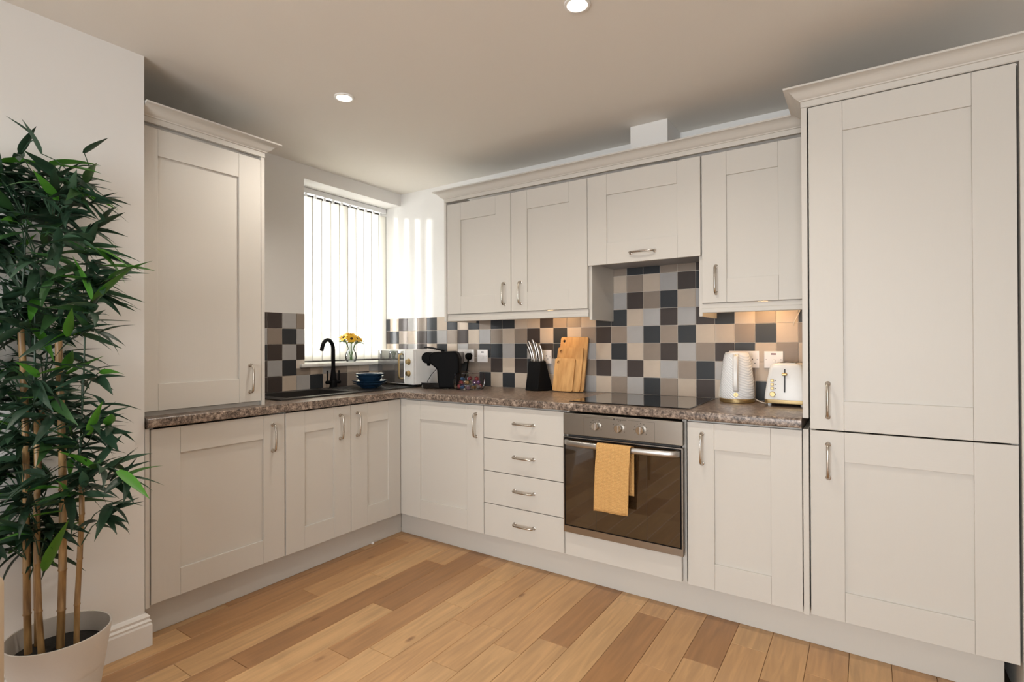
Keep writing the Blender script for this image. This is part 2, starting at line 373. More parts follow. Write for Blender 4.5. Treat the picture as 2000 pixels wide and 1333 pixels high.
wb = struct('wall_rear', cells(B(), [-.6, 1.0, 3.3, XR+.15], [0, .04, 2.15, 2.55], lambda u, v: not (1.0 < u < 3.3 and .04 < v < 2.15), lambda u, v, d: (u, d, v), YB-.15, YB), 'wall', 'off-white wall with glazed doors opposite the kitchen', 'wall')
struct('ceiling', box(B(), -.6, XR+.15, YB-.15, WY+.15, ZC, ZC+.1), 'ceil', 'plain warm white ceiling with recessed downlights', 'ceiling')
# floor planks
floor = struct('floor', box(B(), -.6, XR+.15, YB-.15, WY, -.05, -.006), pb('subfloor', (.05, .03, .015), .9, var=.1), 'oak plank floor with boards of mixed tone', 'floor')
PW = .1327; rnd = random.Random(11)
planks = []
k0 = math.floor((-.22-1.424)/PW)
for k in range(k0, 17):
    xa = 1.424+k*PW; y = .14 - rnd.uniform(0, .5); first = True; end = .14
    while end > -5.0:
        ln = rnd.choice((.32, .45, .62, .8, .95, 1.1, 1.25))
        st = end-(ln*rnd.uniform(.3, 1) if first else ln); first = False
        planks.append((xa, max(st, -5.0), end)); end = st
def vis(p):
    c = Vector((p[0]+PW/2, (p[1]+p[2])/2, 0))-CAM; z = c.dot(FW); return (0 if z > .3 else 1, c.length)
planks.sort(key=vis)
rest = B()
for i, (xa, ya, yb) in enumerate(planks):
    x1 = min(xa+PW, XR)
    if x1-xa < .02: continue
    if i < 220:
        fin('plank', box(B(), xa+.0007, x1-.0007, ya+.0007, yb-.0007, -.008, 0, .0012), 'plank', floor)
    else: box(rest, xa+.0007, x1-.0007, ya+.0007, yb-.0007, -.008, 0)
o = fin('planks_beyond', rest, 'plank', floor); o['kind'] = 'stuff'

# wall tiles
RW = {  # bottom row first
 0: 'C S T G C T S C N T S C S C G C T S G C T G S T C N C T S G C'.split(),
 1: 'T C G S C N T G S T T N C N S G C N T N G N C G T S G T C G T'.split(),
 2: 'C C N G N C S C G T S S G S G N S T G C S C T N G T N S C T C'.split(),
 3: 'N S T C N S G T N C G T C T N C S C T N T G S T S C C T S C T'.split(),
 4: 'S C N G T S C S C S T S S C C N T T C S S C G N G N S C T C S'.split(),
 5: {19: 'T', 20: 'G', 21: 'N', 22: 'T', 23: 'S', 24: 'C', 25: 'G'},
 6: {19: 'C', 20: 'C', 21: 'T', 22: 'C', 23: 'G', 24: 'N', 25: 'S'},
 7: {19: 'T', 20: 'T', 21: 'S', 22: 'S', 23: 'T', 24: 'T', 25: 'N'}}
XT = [1.744-(26-i)*PITCH_T for i in range(32)]; XT[0] = -.815; XT[31] = 2.198
gm = B(); box(gm, -.82, 2.2, WY-.0035, WY, ZT, ZT+5*PITCH_T); box(gm, 1.157, 1.755, WY-.0035, WY, ZT+5*PITCH_T, ZT+8*PITCH_T)
fin('grout', gm, 'grout', wall_right)
G = .0012
for r, row in RW.items():
    it = row.items() if isinstance(row, dict) else enumerate(row)
    for c, k in it:
        xa, xb = XT[c], XT[c+1]
        if r > 4: xa, xb = max(xa, 1.158), min(xb, 1.754)
        if xb-xa < .012: continue
        fin('tile', box(B(), xa+G, xb-G, WY-.007, WY-.001, ZT+r*PITCH_T+G, ZT+(r+1)*PITCH_T-G, .001), TILE[k], wall_right)
YT = [-.86, -.81, -.7125, -.614, -.5155, -.417, -.3185, -.22, -.1215, -.023, .0755, .174, .2725, .371, .4695, .568, .597]
LW = {0: 'G C T N N C G S C N T N C T G S', 1: 'S T G N G S T C G T C C G N C T', 2: 'T G C S N G N', 3: 'G C S G T S G', 4: 'C S T N N G T'}
gm = B(); box(gm, WX, WX+.0035, -.86, .598, ZT, 1.058); box(gm, WX, WX+.0035, -.86, -.259, 1.058, ZT+5*PITCH_T); fin('grout', gm, 'grout', wall_left)
for r, row in LW.items():
    for c, k in enumerate(row.split()):
        ya, yb = YT[c], YT[c+1]; za, zb = ZT+r*PITCH_T, ZT+(r+1)*PITCH_T
        if r == 1 and ya > -.33: zb = 1.056
        if r >= 2: yb = min(yb, -.259)
        if yb-ya < .012: continue
        fin('tile', box(B(), WX+.001, WX+.007, ya+G, yb-G, za+G, zb-G, .001), TILE[k], wall_left)

# baseboard
BP = [(0, 0), (.020, 0), (.020, .085), (.016, .092), (.018, .100), (.012, .108), (.014, .118), (.007, .128), (0, .130)]
bb = sweep(B(), [(-.03, -1.405), (0, -1.405), (0, YB)][::-1], BP)
tag(fin('baseboard_left', bb, 'white', smooth=True, ang=.4), 'white moulded baseboard behind the bamboo pot', 'baseboard', kind='structure')
# window
WXB = -.845
win = thing('window_1', 'white framed window behind the vertical blind over the sink', 'window', (WXB, .17, 1.06), kind='structure')
fb = B()
for a in ((-.256, -.20, 1.082, 2.28), (.545, .598, 1.082, 2.28), (-.20, .545, 2.225, 2.28), (-.20, .545, 1.082, 1.135), (.15, .19, 1.135, 2.225)):
    box(fb, WXB-.03, WXB+.015, a[0], a[1], a[2], a[3], .004)
fin('window_frame', fb, 'wframe', win)
for a, b_ in ((-.20, .15), (.19, .545)): cbox('pane', win, 'pane', WXB-.012, WXB-.008, a, b_, 1.135, 2.225)
sill = tag(fin('window_sill', box(B(), -.862, -.572, -.296, .597, 1.058, 1.082, .006, 2), 'white', smooth=True), 'glossy white sill board under the vertical blind', 'window sill', kind='structure')
# glazed doors in the rear wall
gd = thing('door_1', 'glazed double doors in the wall opposite the kitchen', 'door', (2.15, YB-.07, .04), kind='structure')
fb = B()
for a in ((1.0, 1.07, .04, 2.15), (3.23, 3.3, .04, 2.15), (1.07, 3.23, 2.08, 2.15), (1.07, 3.23, .04, .12), (2.11, 2.19, .12, 2.08)): box(fb, a[0], a[1], YB-.10, YB-.04, a[2], a[3], .004)
fin('door_frame', fb, 'frame', gd)
for a, b_ in ((1.07, 2.11), (2.19, 3.23)): cbox('pane', gd, 'pane', a, b_, YB-.072, YB-.068, .12, 2.08)

# ---------------------------------------------------------------- cabinets
def RUN_R(u, o, z): return (u, -o, z)
def RUN_L(u, o, z): return (o, u, z)
def fbox(bm, f, u0, u1, o0, o1, z0, z1, bev=0, seg=1):
    a, b = f(u0, o0, z0), f(u1, o1, z1); return box(bm, a[0], b[0], a[1], b[1], a[2], b[2], bev, seg)
def handle(f, u, o, z, vert, parent, ln=.135):
    """bow handle centred at (u,z) on a face at o"""
    bm = B(); h = ln/2
    def P(s, d): return f(u, o+d, z+s) if vert else f(u+s, o+d, z)
    path = [(-h+.004, .0), (-h+.003, .010), (-h+.004, .019), (-h+.012, .0265), (-h+.03, .030), (-h*.3, .0325), (h*.3, .0325), (h-.03, .030), (h-.012, .0265), (h-.004, .019), (h-.003, .010), (h-.004, .0)]
    rad = [.0075, .006, .0058, .0058, .0054, .005, .005, .0054, .0058, .0058, .006, .0075]
    tube(bm, [P(*p) for p in path], rad, 10)
    for s in (-h+.004, h-.004): tube(bm, [P(s, .0005), P(s, .003), P(s, .0042)], [.0095, .0095, .0075], 12)
    return fin('handle', bm, 'nickel', parent, smooth=True, ang=.8)
TH = .02
def door(parent, f, u0, u1, z0, z1, o=0, sl=.112, sr=.112, rt=.112, rb=.112, hnd=None, name='door', dup=.0018):
    """shaker door whose front face sits at o; hnd = (u, z, vertical)"""
    u0 += dup; u1 -= dup; z0 += dup; z1 -= dup
    bm = B(); n0 = 0
    fbox(bm, f, u0, u0+sl-.0004, o-TH, o, z0, z1, .0014, 2); fbox(bm, f, u1-sr+.0004, u1, o-TH, o, z0, z1, .0014, 2)
    n0 = len(bm.faces)
    fbox(bm, f, u0+sl, u1-sr, o-TH, o-.0004, z0, z0+rb, .0012, 2); fbox(bm, f, u0+sl, u1-sr, o-TH, o-.0004, z1-rt, z1, .0012, 2)
    bm.faces.ensure_lookup_table()
    for i, q in enumerate(bm.faces): q.material_index = 0 if i < n0 else 1
    d = fin(name, bm, ['cab', 'cabh'], parent)
    fin('panel', fbox(B(), f, u0+sl-.004, u1-sr+.004, o-TH+.003, o-.0095, z0+rb-.004, z1-rt+.004), 'cab', d)
    if hnd: handle(f, hnd[0], o, hnd[1], hnd[2], d)
    return d
def slab(parent, f, u0, u1, z0, z1, o=0, name='drawer_front', hnd=None, dup=.0018, mat='cabh'):
    d = fin(name, fbox(B(), f, u0+dup, u1-dup, o-TH, o, z0+dup, z1-dup, .0015, 2), mat, parent)
    if hnd: handle(f, hnd[0], o, hnd[1], hnd[2], d, .128)
    return d
def carcass(parent, f, u0, u1, ofr, obk, z0, z1, top=True, name='carcass', mat='cab'):
    bm = B(); t = .018
    fbox(bm, f, u0, u0+t, obk, ofr, z0, z1); fbox(bm, f, u1-t, u1, obk, ofr, z0, z1)
    fbox(bm, f, u0+t, u1-t, obk, ofr, z0, z0+t); fbox(bm, f, u0+t, u1-t, obk, obk+.008, z0+t, z1)
    if top: fbox(bm, f, u0+t, u1-t, obk+.008, ofr, z1-t, z1)
    return fin(name, bm, mat, parent)
ZB, ZTD = .15, .865
HB = .752      # base handle centre
# left run ----
c = thing('appliance_cabinet', 'cream shaker cabinet with one wide door, under the worktop next to the plant wall', 'cabinet', (-.3, -1.085, ZB), 'cream base cabinets under the worktop')
carcass(c, RUN_L, -1.383, -.786, -.022, -.57, ZB, .868, False)
door(c, RUN_L, -1.383, -.7845, ZB, ZTD, -.003, hnd=(-.851, HB, True))
fin('end_panel', fbox(B(), RUN_L, -1.404, -1.388, -.57, .002, ZB-.005, .868, .001), 'cab', c)
c = thing('sink_cabinet', 'cream shaker cabinet with a pair of doors under the black sink', 'cabinet', (-.3, -.39, ZB), 'cream base cabinets under the worktop')
carcass(c, RUN_L, -.783, -.002, -.022, -.57, ZB, .868, False)
door(c, RUN_L, -.7835, -.379, ZB, ZTD, 0, sl=.108, sr=.112, hnd=(-.4535, HB, True))
door(c, RUN_L, -.379, .004, ZB, ZTD, 0, sl=.118, sr=.098, hnd=(-.3365, HB, True))
# right run ----
c = thing('corner_cabinet', 'cream shaker corner cabinet with one door, next to the drawers', 'cabinet', (.3, .3, ZB), 'cream base cabinets under the worktop')
carcass(c, RUN_R, -.57, .6465, -.022, -.588, ZB, .868, True)
door(c, RUN_R, .0505, .648, ZB, ZTD, 0, sl=.116, sr=.118, hnd=(.597, HB, True))
fin('corner_post', box(box(B(), -.028, .048, .008, .022, ZB, ZTD, .001), -.028, -.004, .0225, .05, ZB, ZTD), 'cab', c)
c = thing('drawer_cabinet', 'cream cabinet of four plain drawers left of the oven', 'cabinet', (.9, .3, ZB), 'cream base cabinets under the worktop')
carcass(c, RUN_R, .6495, 1.151, -.022, -.588, ZB, .868)
zs = [ZB, .3285, .507, .686, ZTD]
for i in range(4): slab(c, RUN_R, .648, 1.1525, zs[i], zs[i+1], 0, 'drawer', (.913, (zs[i]+zs[i+1])/2+.006, False))
c = thing('oven_housing', 'cream oven housing with a plain panel below the oven', 'cabinet', (1.45, .3, ZB), 'cream base cabinets under the worktop')
carcass(c, RUN_R, 1.154, 1.751, -.022, -.588, ZB, .868, False)
slab(c, RUN_R, 1.1525, 1.7355, ZB, .270, 0, 'lower_panel')
c = thing('narrow_base_cabinet', 'narrow cream shaker cabinet between the oven and the tall unit', 'cabinet', (1.98, .3, ZB), 'cream base cabinets under the worktop')
carcass(c, RUN_R, 1.758, 2.2, -.022, -.588, ZB, .868)
door(c, RUN_R, 1.759, 2.2045, ZB, ZTD, 0, hnd=(1.823, HB, True))
# tall unit ----
c = thing('tall_cabinet', 'tall cream shaker cabinet with two stacked doors beside the toaster', 'cabinet', (2.53, .3, .0))
carcass(c, RUN_R, 2.229, 2.829, -.022, -.588, ZB, 2.127, name='carcass')
door(c, RUN_R, 2.2295, 2.828, ZB, .8695, 0, sl=.112, sr=.112, hnd=(2.291, HB+.003, True))
door(c, RUN_R, 2.2295, 2.828, .8715, 2.1235, 0, hnd=(2.291, .987, True))
e = B(); box(e, 2.206, 2.226, -.001, .588, .9125, 2.127, .001); box(e, 2.206, 2.226, -.001, .588, ZB-.005, .870, .001); fin('end_panel', e, 'cab', c)
tag(fin('end_panel', box(B(), 2.833, 2.853, -.004, .588, .0005, 2.127, .001), 'cab'), 'cream end panel reaching the floor on the far side of the tall cabinet', 'panel')
fin('top_rail', box(B(), 2.226, 2.833, .0, .02, 2.1255, 2.152), 'cabh', c)
# wall units ----
YW = .275
def RUN_W(u, o, z): return (u, YW-o, z)
ZW0, ZW1 = 1.397, 2.112
HW = 1.508
c = thing('wall_cabinet', 'cream double wall cabinet hanging between the window and the cooker hood', 'cabinet', (.65, .43, ZW0), 'cream wall cabinets')
carcass(c, RUN_W, .147, 1.153, -.022, -.314, ZW0, ZW1)
door(c, RUN_W, .149, .650, ZW0, ZW1, 0, hnd=(.603, HW, True)); door(c, RUN_W, .650, 1.153, ZW0, ZW1, 0, hnd=(.72, HW, True))
fin('end_panel', box(B(), .128, .146, YW-.002, .591, 1.352, 2.126, .001), 'cab', c)
c = thing('hood_cabinet', 'cream lift-up cabinet door hiding the cooker hood above the hob', 'cabinet', (1.45, .43, 1.627), 'cream wall cabinets')
carcass(c, RUN_W, 1.172, 1.738, -.022, -.314, 1.66, ZW1)
door(c, RUN_W, 1.1535, 1.7545, 1.627, ZW1, .004, hnd=(1.465, 1.676, False))
fin('side_panel', box(B(), 1.1535, 1.1705, YW+.021, .592, 1.336, ZW1, .001), 'cab', c)
fin('side_panel', box(B(), 1.7395, 1.7555, YW+.021, .592, 1.336, ZW1, .001), 'cab', c)
fin('hood_underside', box(B(), 1.172, 1.738, YW+.024, .585, 1.644, 1.658), 'grey', c)
c = thing('wall_cabinet', 'single-door cream wall cabinet above the kettle and toaster', 'cabinet', (1.98, .43, ZW0), 'cream wall cabinets')
carcass(c, RUN_W, 1.758, 2.203, -.022, -.314, ZW0, ZW1)
door(c, RUN_W, 1.757, 2.2035, ZW0, ZW1, 0, hnd=(1.823, HW, True))
# light rails under the wall units
PEL = [(-.016, 1.352), (.0, 1.352), (.003, 1.355), (.003, 1.372), (.0, 1.376), (.0, 1.3955), (-.016, 1.3955)]
for xa, xb, lb in ((.148, 1.152, 'cream light rail along the bottom of the double wall cabinet'), (1.757, 2.204, 'cream light rail below the wall cabinet over the toaster')):
    pm = B(); prism(pm, [(-o, z) for o, z in PEL], lambda p, q, t: (t, YW+.012+p, q), xa, xb)
    tag(fin('light_rail', pm, 'cabh'), lb, 'trim', 'cream light rails')
# cornices
def cornice(path, lb, z0=2.1275):
    PR = [(-.018, 0), (.001, 0), (.001, .022), (.006, .023), (.008, .027), (.014, .030), (.022, .037), (.030, .047), (.042, .057), (.052, .060), (.057, .061), (.057, .068), (-.018, .068)]
    tag(fin('cornice', sweep(B(), path, [(o, z0+z) for o, z in PR]), 'cabh', smooth=True, ang=.5), lb, 'cornice', 'cream moulded cornices')
cornice([(.128, .588), (.128, YW), (2.2045, YW)], 'long cream cornice along the tops of the wall cabinets')
cornice([(2.206, .215), (2.206, -.001), (2.853, -.001)], 'cream cornice on top of the tall cabinet')
# tall cupboard on the worktop, left
XL = -.04
c = thing('worktop_cupboard', 'tall cream shaker cupboard standing on the left end of the worktop', 'cabinet', (-.3, -1.13, .912))
carcass(c, lambda u, o, z: (XL+o, u, z), -1.40, -.868, -.022, -.55, .9125, 2.126)
door(c, lambda u, o, z: (XL+o, u, z), -1.402, -.8855, .932, ZW1, 0, sl=.062, sr=.108, hnd=(-.9435, 1.045, True))
fin('end_panel', box(B(), XL-.022, XL-.002, -.884, -.866, .9125, 2.126, .001), 'cab', c)
cornice([(XL, -1.402), (XL, -.866), (-.58, -.866)], 'cream cornice on the cupboard next to the plant wall')
# plinths
tag(fin('plinth', box(B(), -.095, -.078, -1.40, .083, .0005, .1485, .001), 'cab'), 'cream plinth board under the sink and appliance cabinets', 'plinth', 'cream plinth boards')
tag(fin('plinth', box(B(), -.0775, 2.80, .083, .1, .0005, .1485, .001), 'cab'), 'long cream plinth board under the oven and drawers', 'plinth', 'cream plinth boards')

# worktop (L shape, cut out for the sink bowl)
SB = (-.50, -.18, -.66, -.22)     # bowl: x0,x1,y0,y1
def inw(x, y):
    if SB[0] < x < SB[1] and SB[2] < y < SB[3]: return False
    return (x < .02) or (y > -.02)
bm = cells(B(), [-.592, SB[0], SB[1], .02, 2.203], [-1.4, SB[2], SB[3], -.02, .592], inw, lambda u, v, d: (u, v, d), .8725, .912)
es = []
for e in bm.edges:
    a, b_ = e.verts[0].co, e.verts[1].co
    if abs(a.z-b_.z) < 1e-6:
        if (abs(a.x-.02) < 1e-6 and abs(b_.x-.02) < 1e-6 and max(a.y, b_.y) < -.019) or (abs(a.y+.02) < 1e-6 and abs(b_.y+.02) < 1e-6 and min(a.x, b_.x) > .019): es.append(e)
bmesh.ops.bevel(bm, geom=es, offset=.009, segments=4, affect='EDGES', profile=.5)
tag(fin('worktop', bm, 'worktop', smooth=True, ang=.8), 'brown speckled laminate worktop running round the corner', 'worktop')

# ---------------------------------------------------------------- sink and tap
s = thing('sink', 'black composite sink with drainer set in the worktop under the window', 'sink', (-.34, -.2, .912))
bm = cells(B(), [-.57, SB[0], SB[1], -.125], [-.73, SB[2], SB[3], .28], lambda x, y: not (SB[0] < x < SB[1] and SB[2] < y < SB[3]), lambda u, v, d: (u, v, d), .9125, .9195)
fin('rim', bm, 'sink', s)
bm = B(); t = .006
for a in ((SB[0]+.0005, SB[0]+t, SB[2]+.0005, SB[3]-.0005), (SB[1]-t, SB[1]-.0005, SB[2]+.0005, SB[3]-.0005), (SB[0]+t, SB[1]-t, SB[2]+.0005, SB[2]+t), (SB[0]+t, SB[1]-t, SB[3]-t, SB[3]-.0005)): box(bm, a[0], a[1], a[2], a[3], .74, .919)
box(bm, SB[0]+t, SB[1]-t, SB[2]+t, SB[3]-t, .74, .746); fin('bowl', bm, 'sink', s)
for i in range(7): cbox('drainer_ridge', s, 'sink', -.50+i*.05, -.485+i*.05, -.16, .24, .9196, .9215, bev=.0009)
tb = (-.535, -.085)
t = thing('tap', 'matt black swan-neck mixer tap with two levers behind the sink bowl', 'tap', (*tb, .92))
fin('body', lathe(B(), [(.027, 0), (.027, .004), (.0245, .006), (.0245, .045), (.022, .05), (.0225, .052), (.0225, .056), (.019, .075), (.0135, .12)], (*tb, .9198), 24), 'blackmatt', t, True)
dv = Vector((.38, -.925, 0)); rr_ = .068; base = Vector((*tb, 0)); zc = .92+.248
pts = [base+Vector((0, 0, z)) for z in (1.035, 1.08, 1.12, zc)]
for a in range(15, 166, 15): pts.append(base+dv*(rr_-rr_*math.cos(R(a)))+Vector((0, 0, zc+rr_*math.sin(R(a)))))
pts.append(pts[-1]+(pts[-1]-pts[-2]).normalized()*.02)
fin('spout', tube(B(), pts, .0125, 14), 'blackmatt', t, True)
for sgn in (-1, 1):
    e = Vector((.10, 1, 0)).normalized()*sgn
    lv = B(); p0 = base+e*.018+Vector((0, 0, .955)); p1 = base+e*.05+Vector((0, 0, .955))
    tube(lv, [p0, p1, p1+e*.004], [.0115, .0115, .009], 14)
    q = base+e*.043; tube(lv, [q+Vector((0, 0, .958)), q+Vector((0, 0, .99)), q+Vector((0, 0, 1.03)), q+Vector((0, 0, 1.033))], [.0045, .005, .0065, .005], 10)
    fin('lever', lv, 'blackmatt', t, True)
# crockery on the drainer
pc = (-.275, .0)
def plate(z, Rr, lb, nm, prof):
    return tag(fin(nm, lathe(B(), prof, (*pc, z), 40), 'blue', smooth=True, ang=.9), lb, nm)
PLATE = [(r, z*1.5) for r, z in [(.055, 0), (.058, .003), (.085, .014), (.112, .022), (.114, .0245), (.110, .0245), (.082, .0175), (.052, .008), (.0, .008)]]
BOWL = [(r, z*1.2) for r, z in [(.042, 0), (.045, .004), (.066, .018), (.080, .034), (.092, .040), (.0935, .043), (.090, .0425), (.076, .037), (.060, .020), (.036, .010), (.0, .009)]]
zp = .9218
plate(zp, 0, 'blue plate at the bottom of the stack on the drainer', 'plate', [(r*.96, z) for r, z in PLATE])
plate(zp+.0135, 0, 'blue plate directly under the blue bowls on the drainer', 'plate', PLATE)
plate(zp+.0265, 0, 'lower blue bowl standing on the plates on the drainer', 'bowl', BOWL)
plate(zp+.0435, 0, 'upper blue bowl nested on top of the stack on the drainer', 'bowl', BOWL)

# ---------------------------------------------------------------- vertical blind
bl = thing('vertical_blind', 'white vertical blind with half-turned fabric slats in the window', 'blind', (-.78, .17, 1.09))
fin('headrail', box(B(), -.802, -.758, -.252, .597, 2.244, 2.2795, .003), 'frame', bl)
th0 = 29; rs_ = random.Random(3); SP = .0748; sm = None
for i in range(11):
    yc = .555-i*SP; th = R(th0+rs_.uniform(-2, 2))
    bm = B(); rings = []
    for q in range(7):
        sv = (q/6-.5)*.089; cv = .004*(1-(2*q/6-1)**2)
        rings.append((sv, cv))
    f_ = lambda sv, cv, z: (-.78+sv*math.sin(th)+cv*math.cos(th), yc+sv*math.cos(th)-cv*math.sin(th), z)
    zb_, zt_ = 1.093, 2.222
    loft(bm, [[f_(sv, cv, zb_) for sv, cv in rings]+[f_(sv, cv-.0006, zb_) for sv, cv in reversed(rings)], [f_(sv, cv, zt_) for sv, cv in rings]+[f_(sv, cv-.0006, zt_) for sv, cv in reversed(rings)]])
    sl = fin('slat', bm, 'slat', bl, True)
    fin('painted_gap', loft(B(), [[f_(sv, cv, z_) for sv, cv in ((.0415, .0016), (.0450, .0010), (.0450, -.0010), (.0415, -.0006))] for z_ in (zb_, zt_)]), 'painted_gap', sl)  # added strip on the slat edge, drawn as the dark gap line
    fin('hook', box(B(), -.783, -.777, yc-.010, yc+.010, 2.2222, 2.2438), 'frame', sl)
ch = B(); tube(ch, [(-.778+.004*math.sin(i*2), .56-i*.0187, 1.0905) for i in range(42)], .0016, 6); fin('chain', ch, 'darkgrey', bl, True)

# vase with flowers on the sill
vx, vy, vz = -.655, .16, 1.0825
v = thing('vase', 'small clear glass vase holding yellow flowers on the window sill', 'vase', (vx, vy, vz))
VP = [(.030, .0), (.036, .006), (.040, .030), (.036, .060), (.024, .085), (.020, .096), (.026, .115), (.034, .130)]
fin('glass', lathe(B(), VP+[(r-.0025, z+.001) for r, z in reversed(VP[1:])]+[(.0, .006)], (vx, vy, vz), 28), 'vase', v, True)
def flower(i, az, tilt, hz, rad):
    hd = Vector((vx+rad*math.cos(az), vy+rad*math.sin(az), vz+hz)); bs = Vector((vx+.008*math.cos(az+2), vy+.008*math.sin(az+2), vz+.010))
    t_ = thing('sunflower', ('yellow sunflower at the middle of the bunch in the vase', 'yellow sunflower leaning out of the bunch towards the room', 'yellow sunflower leaning low over the sill edge above the tap', 'yellow sunflower leaning out towards the tap side of the vase', 'yellow sunflower leaning out towards the microwave side of the vase', 'yellow sunflower at the back of the bunch by the microwave side', 'yellow sunflower at the back of the bunch by the tap side')[i], 'flower', bs, 'yellow flowers in the glass vase')
    fin('stem', tube(B(), [bs, bs.lerp(hd, .5)*1+Vector((0, 0, .01)), hd], .0022, 6), 'stem', t_, True)
    nrm = Vector((math.cos(az)*math.sin(tilt), math.sin(az)*math.sin(tilt), math.cos(tilt))); a = nrm.orthogonal().normalized(); b_ = nrm.cross(a)
    pm = B()
    for k in range(15):
        an = 2*math.pi*k/15+random.uniform(-.1, .1); d = a*math.cos(an)+b_*math.sin(an); sd = nrm.cross(d); L_ = .047*random.uniform(.85, 1.1); up = random.uniform(.0, .5)
        pts = [hd+d*.008-sd*.004, hd+d*.008+sd*.004, hd+d*L_*.6+sd*.0065+nrm*L_*.25*up, hd+d*L_+nrm*L_*.2*up, hd+d*L_*.6-sd*.0065+nrm*L_*.25*up]
        vs_ = [pm.verts.new(p) for p in pts]; pm.faces.new(vs_)
        ex = bmesh.ops.extrude_face_region(pm, geom=[pm.faces[-1]] if False else [vs_[0].link_faces[0]])
        for g_ in ex['geom']:
            if isinstance(g_, bmesh.types.BMVert): g_.co += nrm*.0006
    fin('petals', pm, 'petal', t_)
    cb = B(); rings = [[hd+nrm*h+(a*math.cos(2*math.pi*k/12)+b_*math.sin(2*math.pi*k/12))*r for k in range(12)] for r, h in ((.009, -.003), (.0105, .002), (.007, .006), (.002, .0075))]
    fin('centre', loft(cb, rings), 'seed', t_, True)
    lf = B()
    for k in range(4):
        an = az+random.uniform(-1.2, 1.2); d = Vector((math.cos(an), math.sin(an), -.35)).normalized(); sd = Vector((-math.sin(an), math.cos(an), 0)); o_ = hd-Vector((0, 0, .018))
        vs_ = [lf.verts.new(p) for p in (o_, o_+d*.025+sd*.016, o_+d*.055, o_+d*.025-sd*.016)]; lf.faces.new(vs_)
        vs2 = [lf.verts.new(p.co+Vector((0, 0, .0006))) for p in vs_]; lf.faces.new(vs2)
    fin('leaf', lf, 'flowerleaf', t_)
for i, (az, ti, hz, rad) in enumerate(((0, .3, .185, .004), (.5, .9, .166, .042), (-.6, .95, .163, .046), (-1.6, .85, .172, .062), (1.6, .8, .160, .062), (2.6, .6, .178, .035), (-2.5, .65, .176, .045))): flower(i, az, ti, hz, rad)

# ---------------------------------------------------------------- hob and oven
h = thing('hob', 'black glass hob flush on the worktop above the oven', 'hob', (1.46, .28, .912))
fin('glass', box(B(), 1.164, 1.76, .034, .522, .9125, .9175, .0012, 2), 'blackgloss', h)
OX0, OX1, OZ0, OZ1 = 1.1585, 1.7465, .2735, .8635
ov = thing('oven', 'stainless steel built-in oven with dark glass door below the hob', 'oven', (1.4525, .2, OZ0))
fin('cavity', box(B(), 1.176, 1.73, .0, .5, .30, .855), 'darkgrey', ov)
cp = fin('control_panel', box(B(), OX0, OX1, -.022, -.001, .757, OZ1, .003, 2), 'steel', ov)
fin('door_frame', cells(B(), [OX0, OX0+.006, OX1-.006, OX1], [OZ0, .306, .742, .746], lambda u, z: not (OX0+.006 < u < OX1-.006 and .306 < z < .742), lambda u, z, d: (u, d, z), -.001, -.021), 'steel', ov)
gl = fin('door_glass', box(B(), OX0+.0062, OX1-.0062, -.0225, -.004, .3062, .7418, .0015), 'ovenglass', ov)
fin('seal', cells(B(), [OX0+.0063, OX0+.0115, OX1-.0115, OX1-.0063], [.3063, .3115, .7365, .7417], lambda u, z: not (OX0+.0115 < u < OX1-.0115 and .3115 < z < .7365), lambda u, z, d: (u, d, z), -.0226, -.0234), 'black', gl)
for u in (1.335, 1.585): cbox('seam', gl, 'darkgrey', u-.0006, u+.0006, -.0228, -.0224, .31, .70)
hp = []
for i in range(25):
    q = i/24; hp.append((OX0+.012+q*(OX1-OX0-.024), -.022-.040*math.sin(math.pi*q)**.35 if 0 < q < 1 else -.0226, .720))
fin('door_handle', loft(B(), [[(p[0], p[1]+a*.009, p[2]+b_*.0135) for a, b_ in ((-1, -.6), (-1, .6), (-.5, 1), (.6, 1), (.6, -1), (-.5, -1))] for p in hp]), 'satinbar', ov, True, 1.0)
for q, u in enumerate((1.336, 1.452, 1.557)):
    kb = B(); rg = [(.0205, .0), (.0205, .006), (.0185, .0165), (.0165, .019)]
    loft(kb, [[(u+r*math.cos(2*math.pi*k/28), -.0222-d, .810+r*math.sin(2*math.pi*k/28)) for k in range(28)] for r, d in rg])
    box(kb, u-.004, u+.004, -.0475, -.040, .7935, .8265, .001)
    kn = fin('knob', kb, 'chrome', ov, True)
    mk = B()
    for a in range(-4, 5):
        if q == 1 and a % 2: continue
        an = math.radians(90-a*30); x_, z_ = u+.031*math.cos(an), .810+.031*math.sin(an); box(mk, x_-.0022, x_+.0022, -.0224, -.0219, z_-.0014, z_+.0014)
    fin('dial_marks', mk, 'ink', cp)
for a in ((1.272, 1.4205, .8495, .8503), (1.497, 1.622, .8495, .8503), (1.272, 1.2728, .757, .8494), (1.6212, 1.622, .757, .8494)): cbox('printed_line', cp, 'ink', a[0], a[1], -.0224, -.0219, a[2], a[3])
cbox('logo_square', cp, 'ink', 1.4245, 1.4325, -.0226, -.0219, .8465, .8545)
text('lettering', 'Hotpoint', .0135, Matrix.Translation((1.4635, -.0221, .850)) @ Fr, cp)
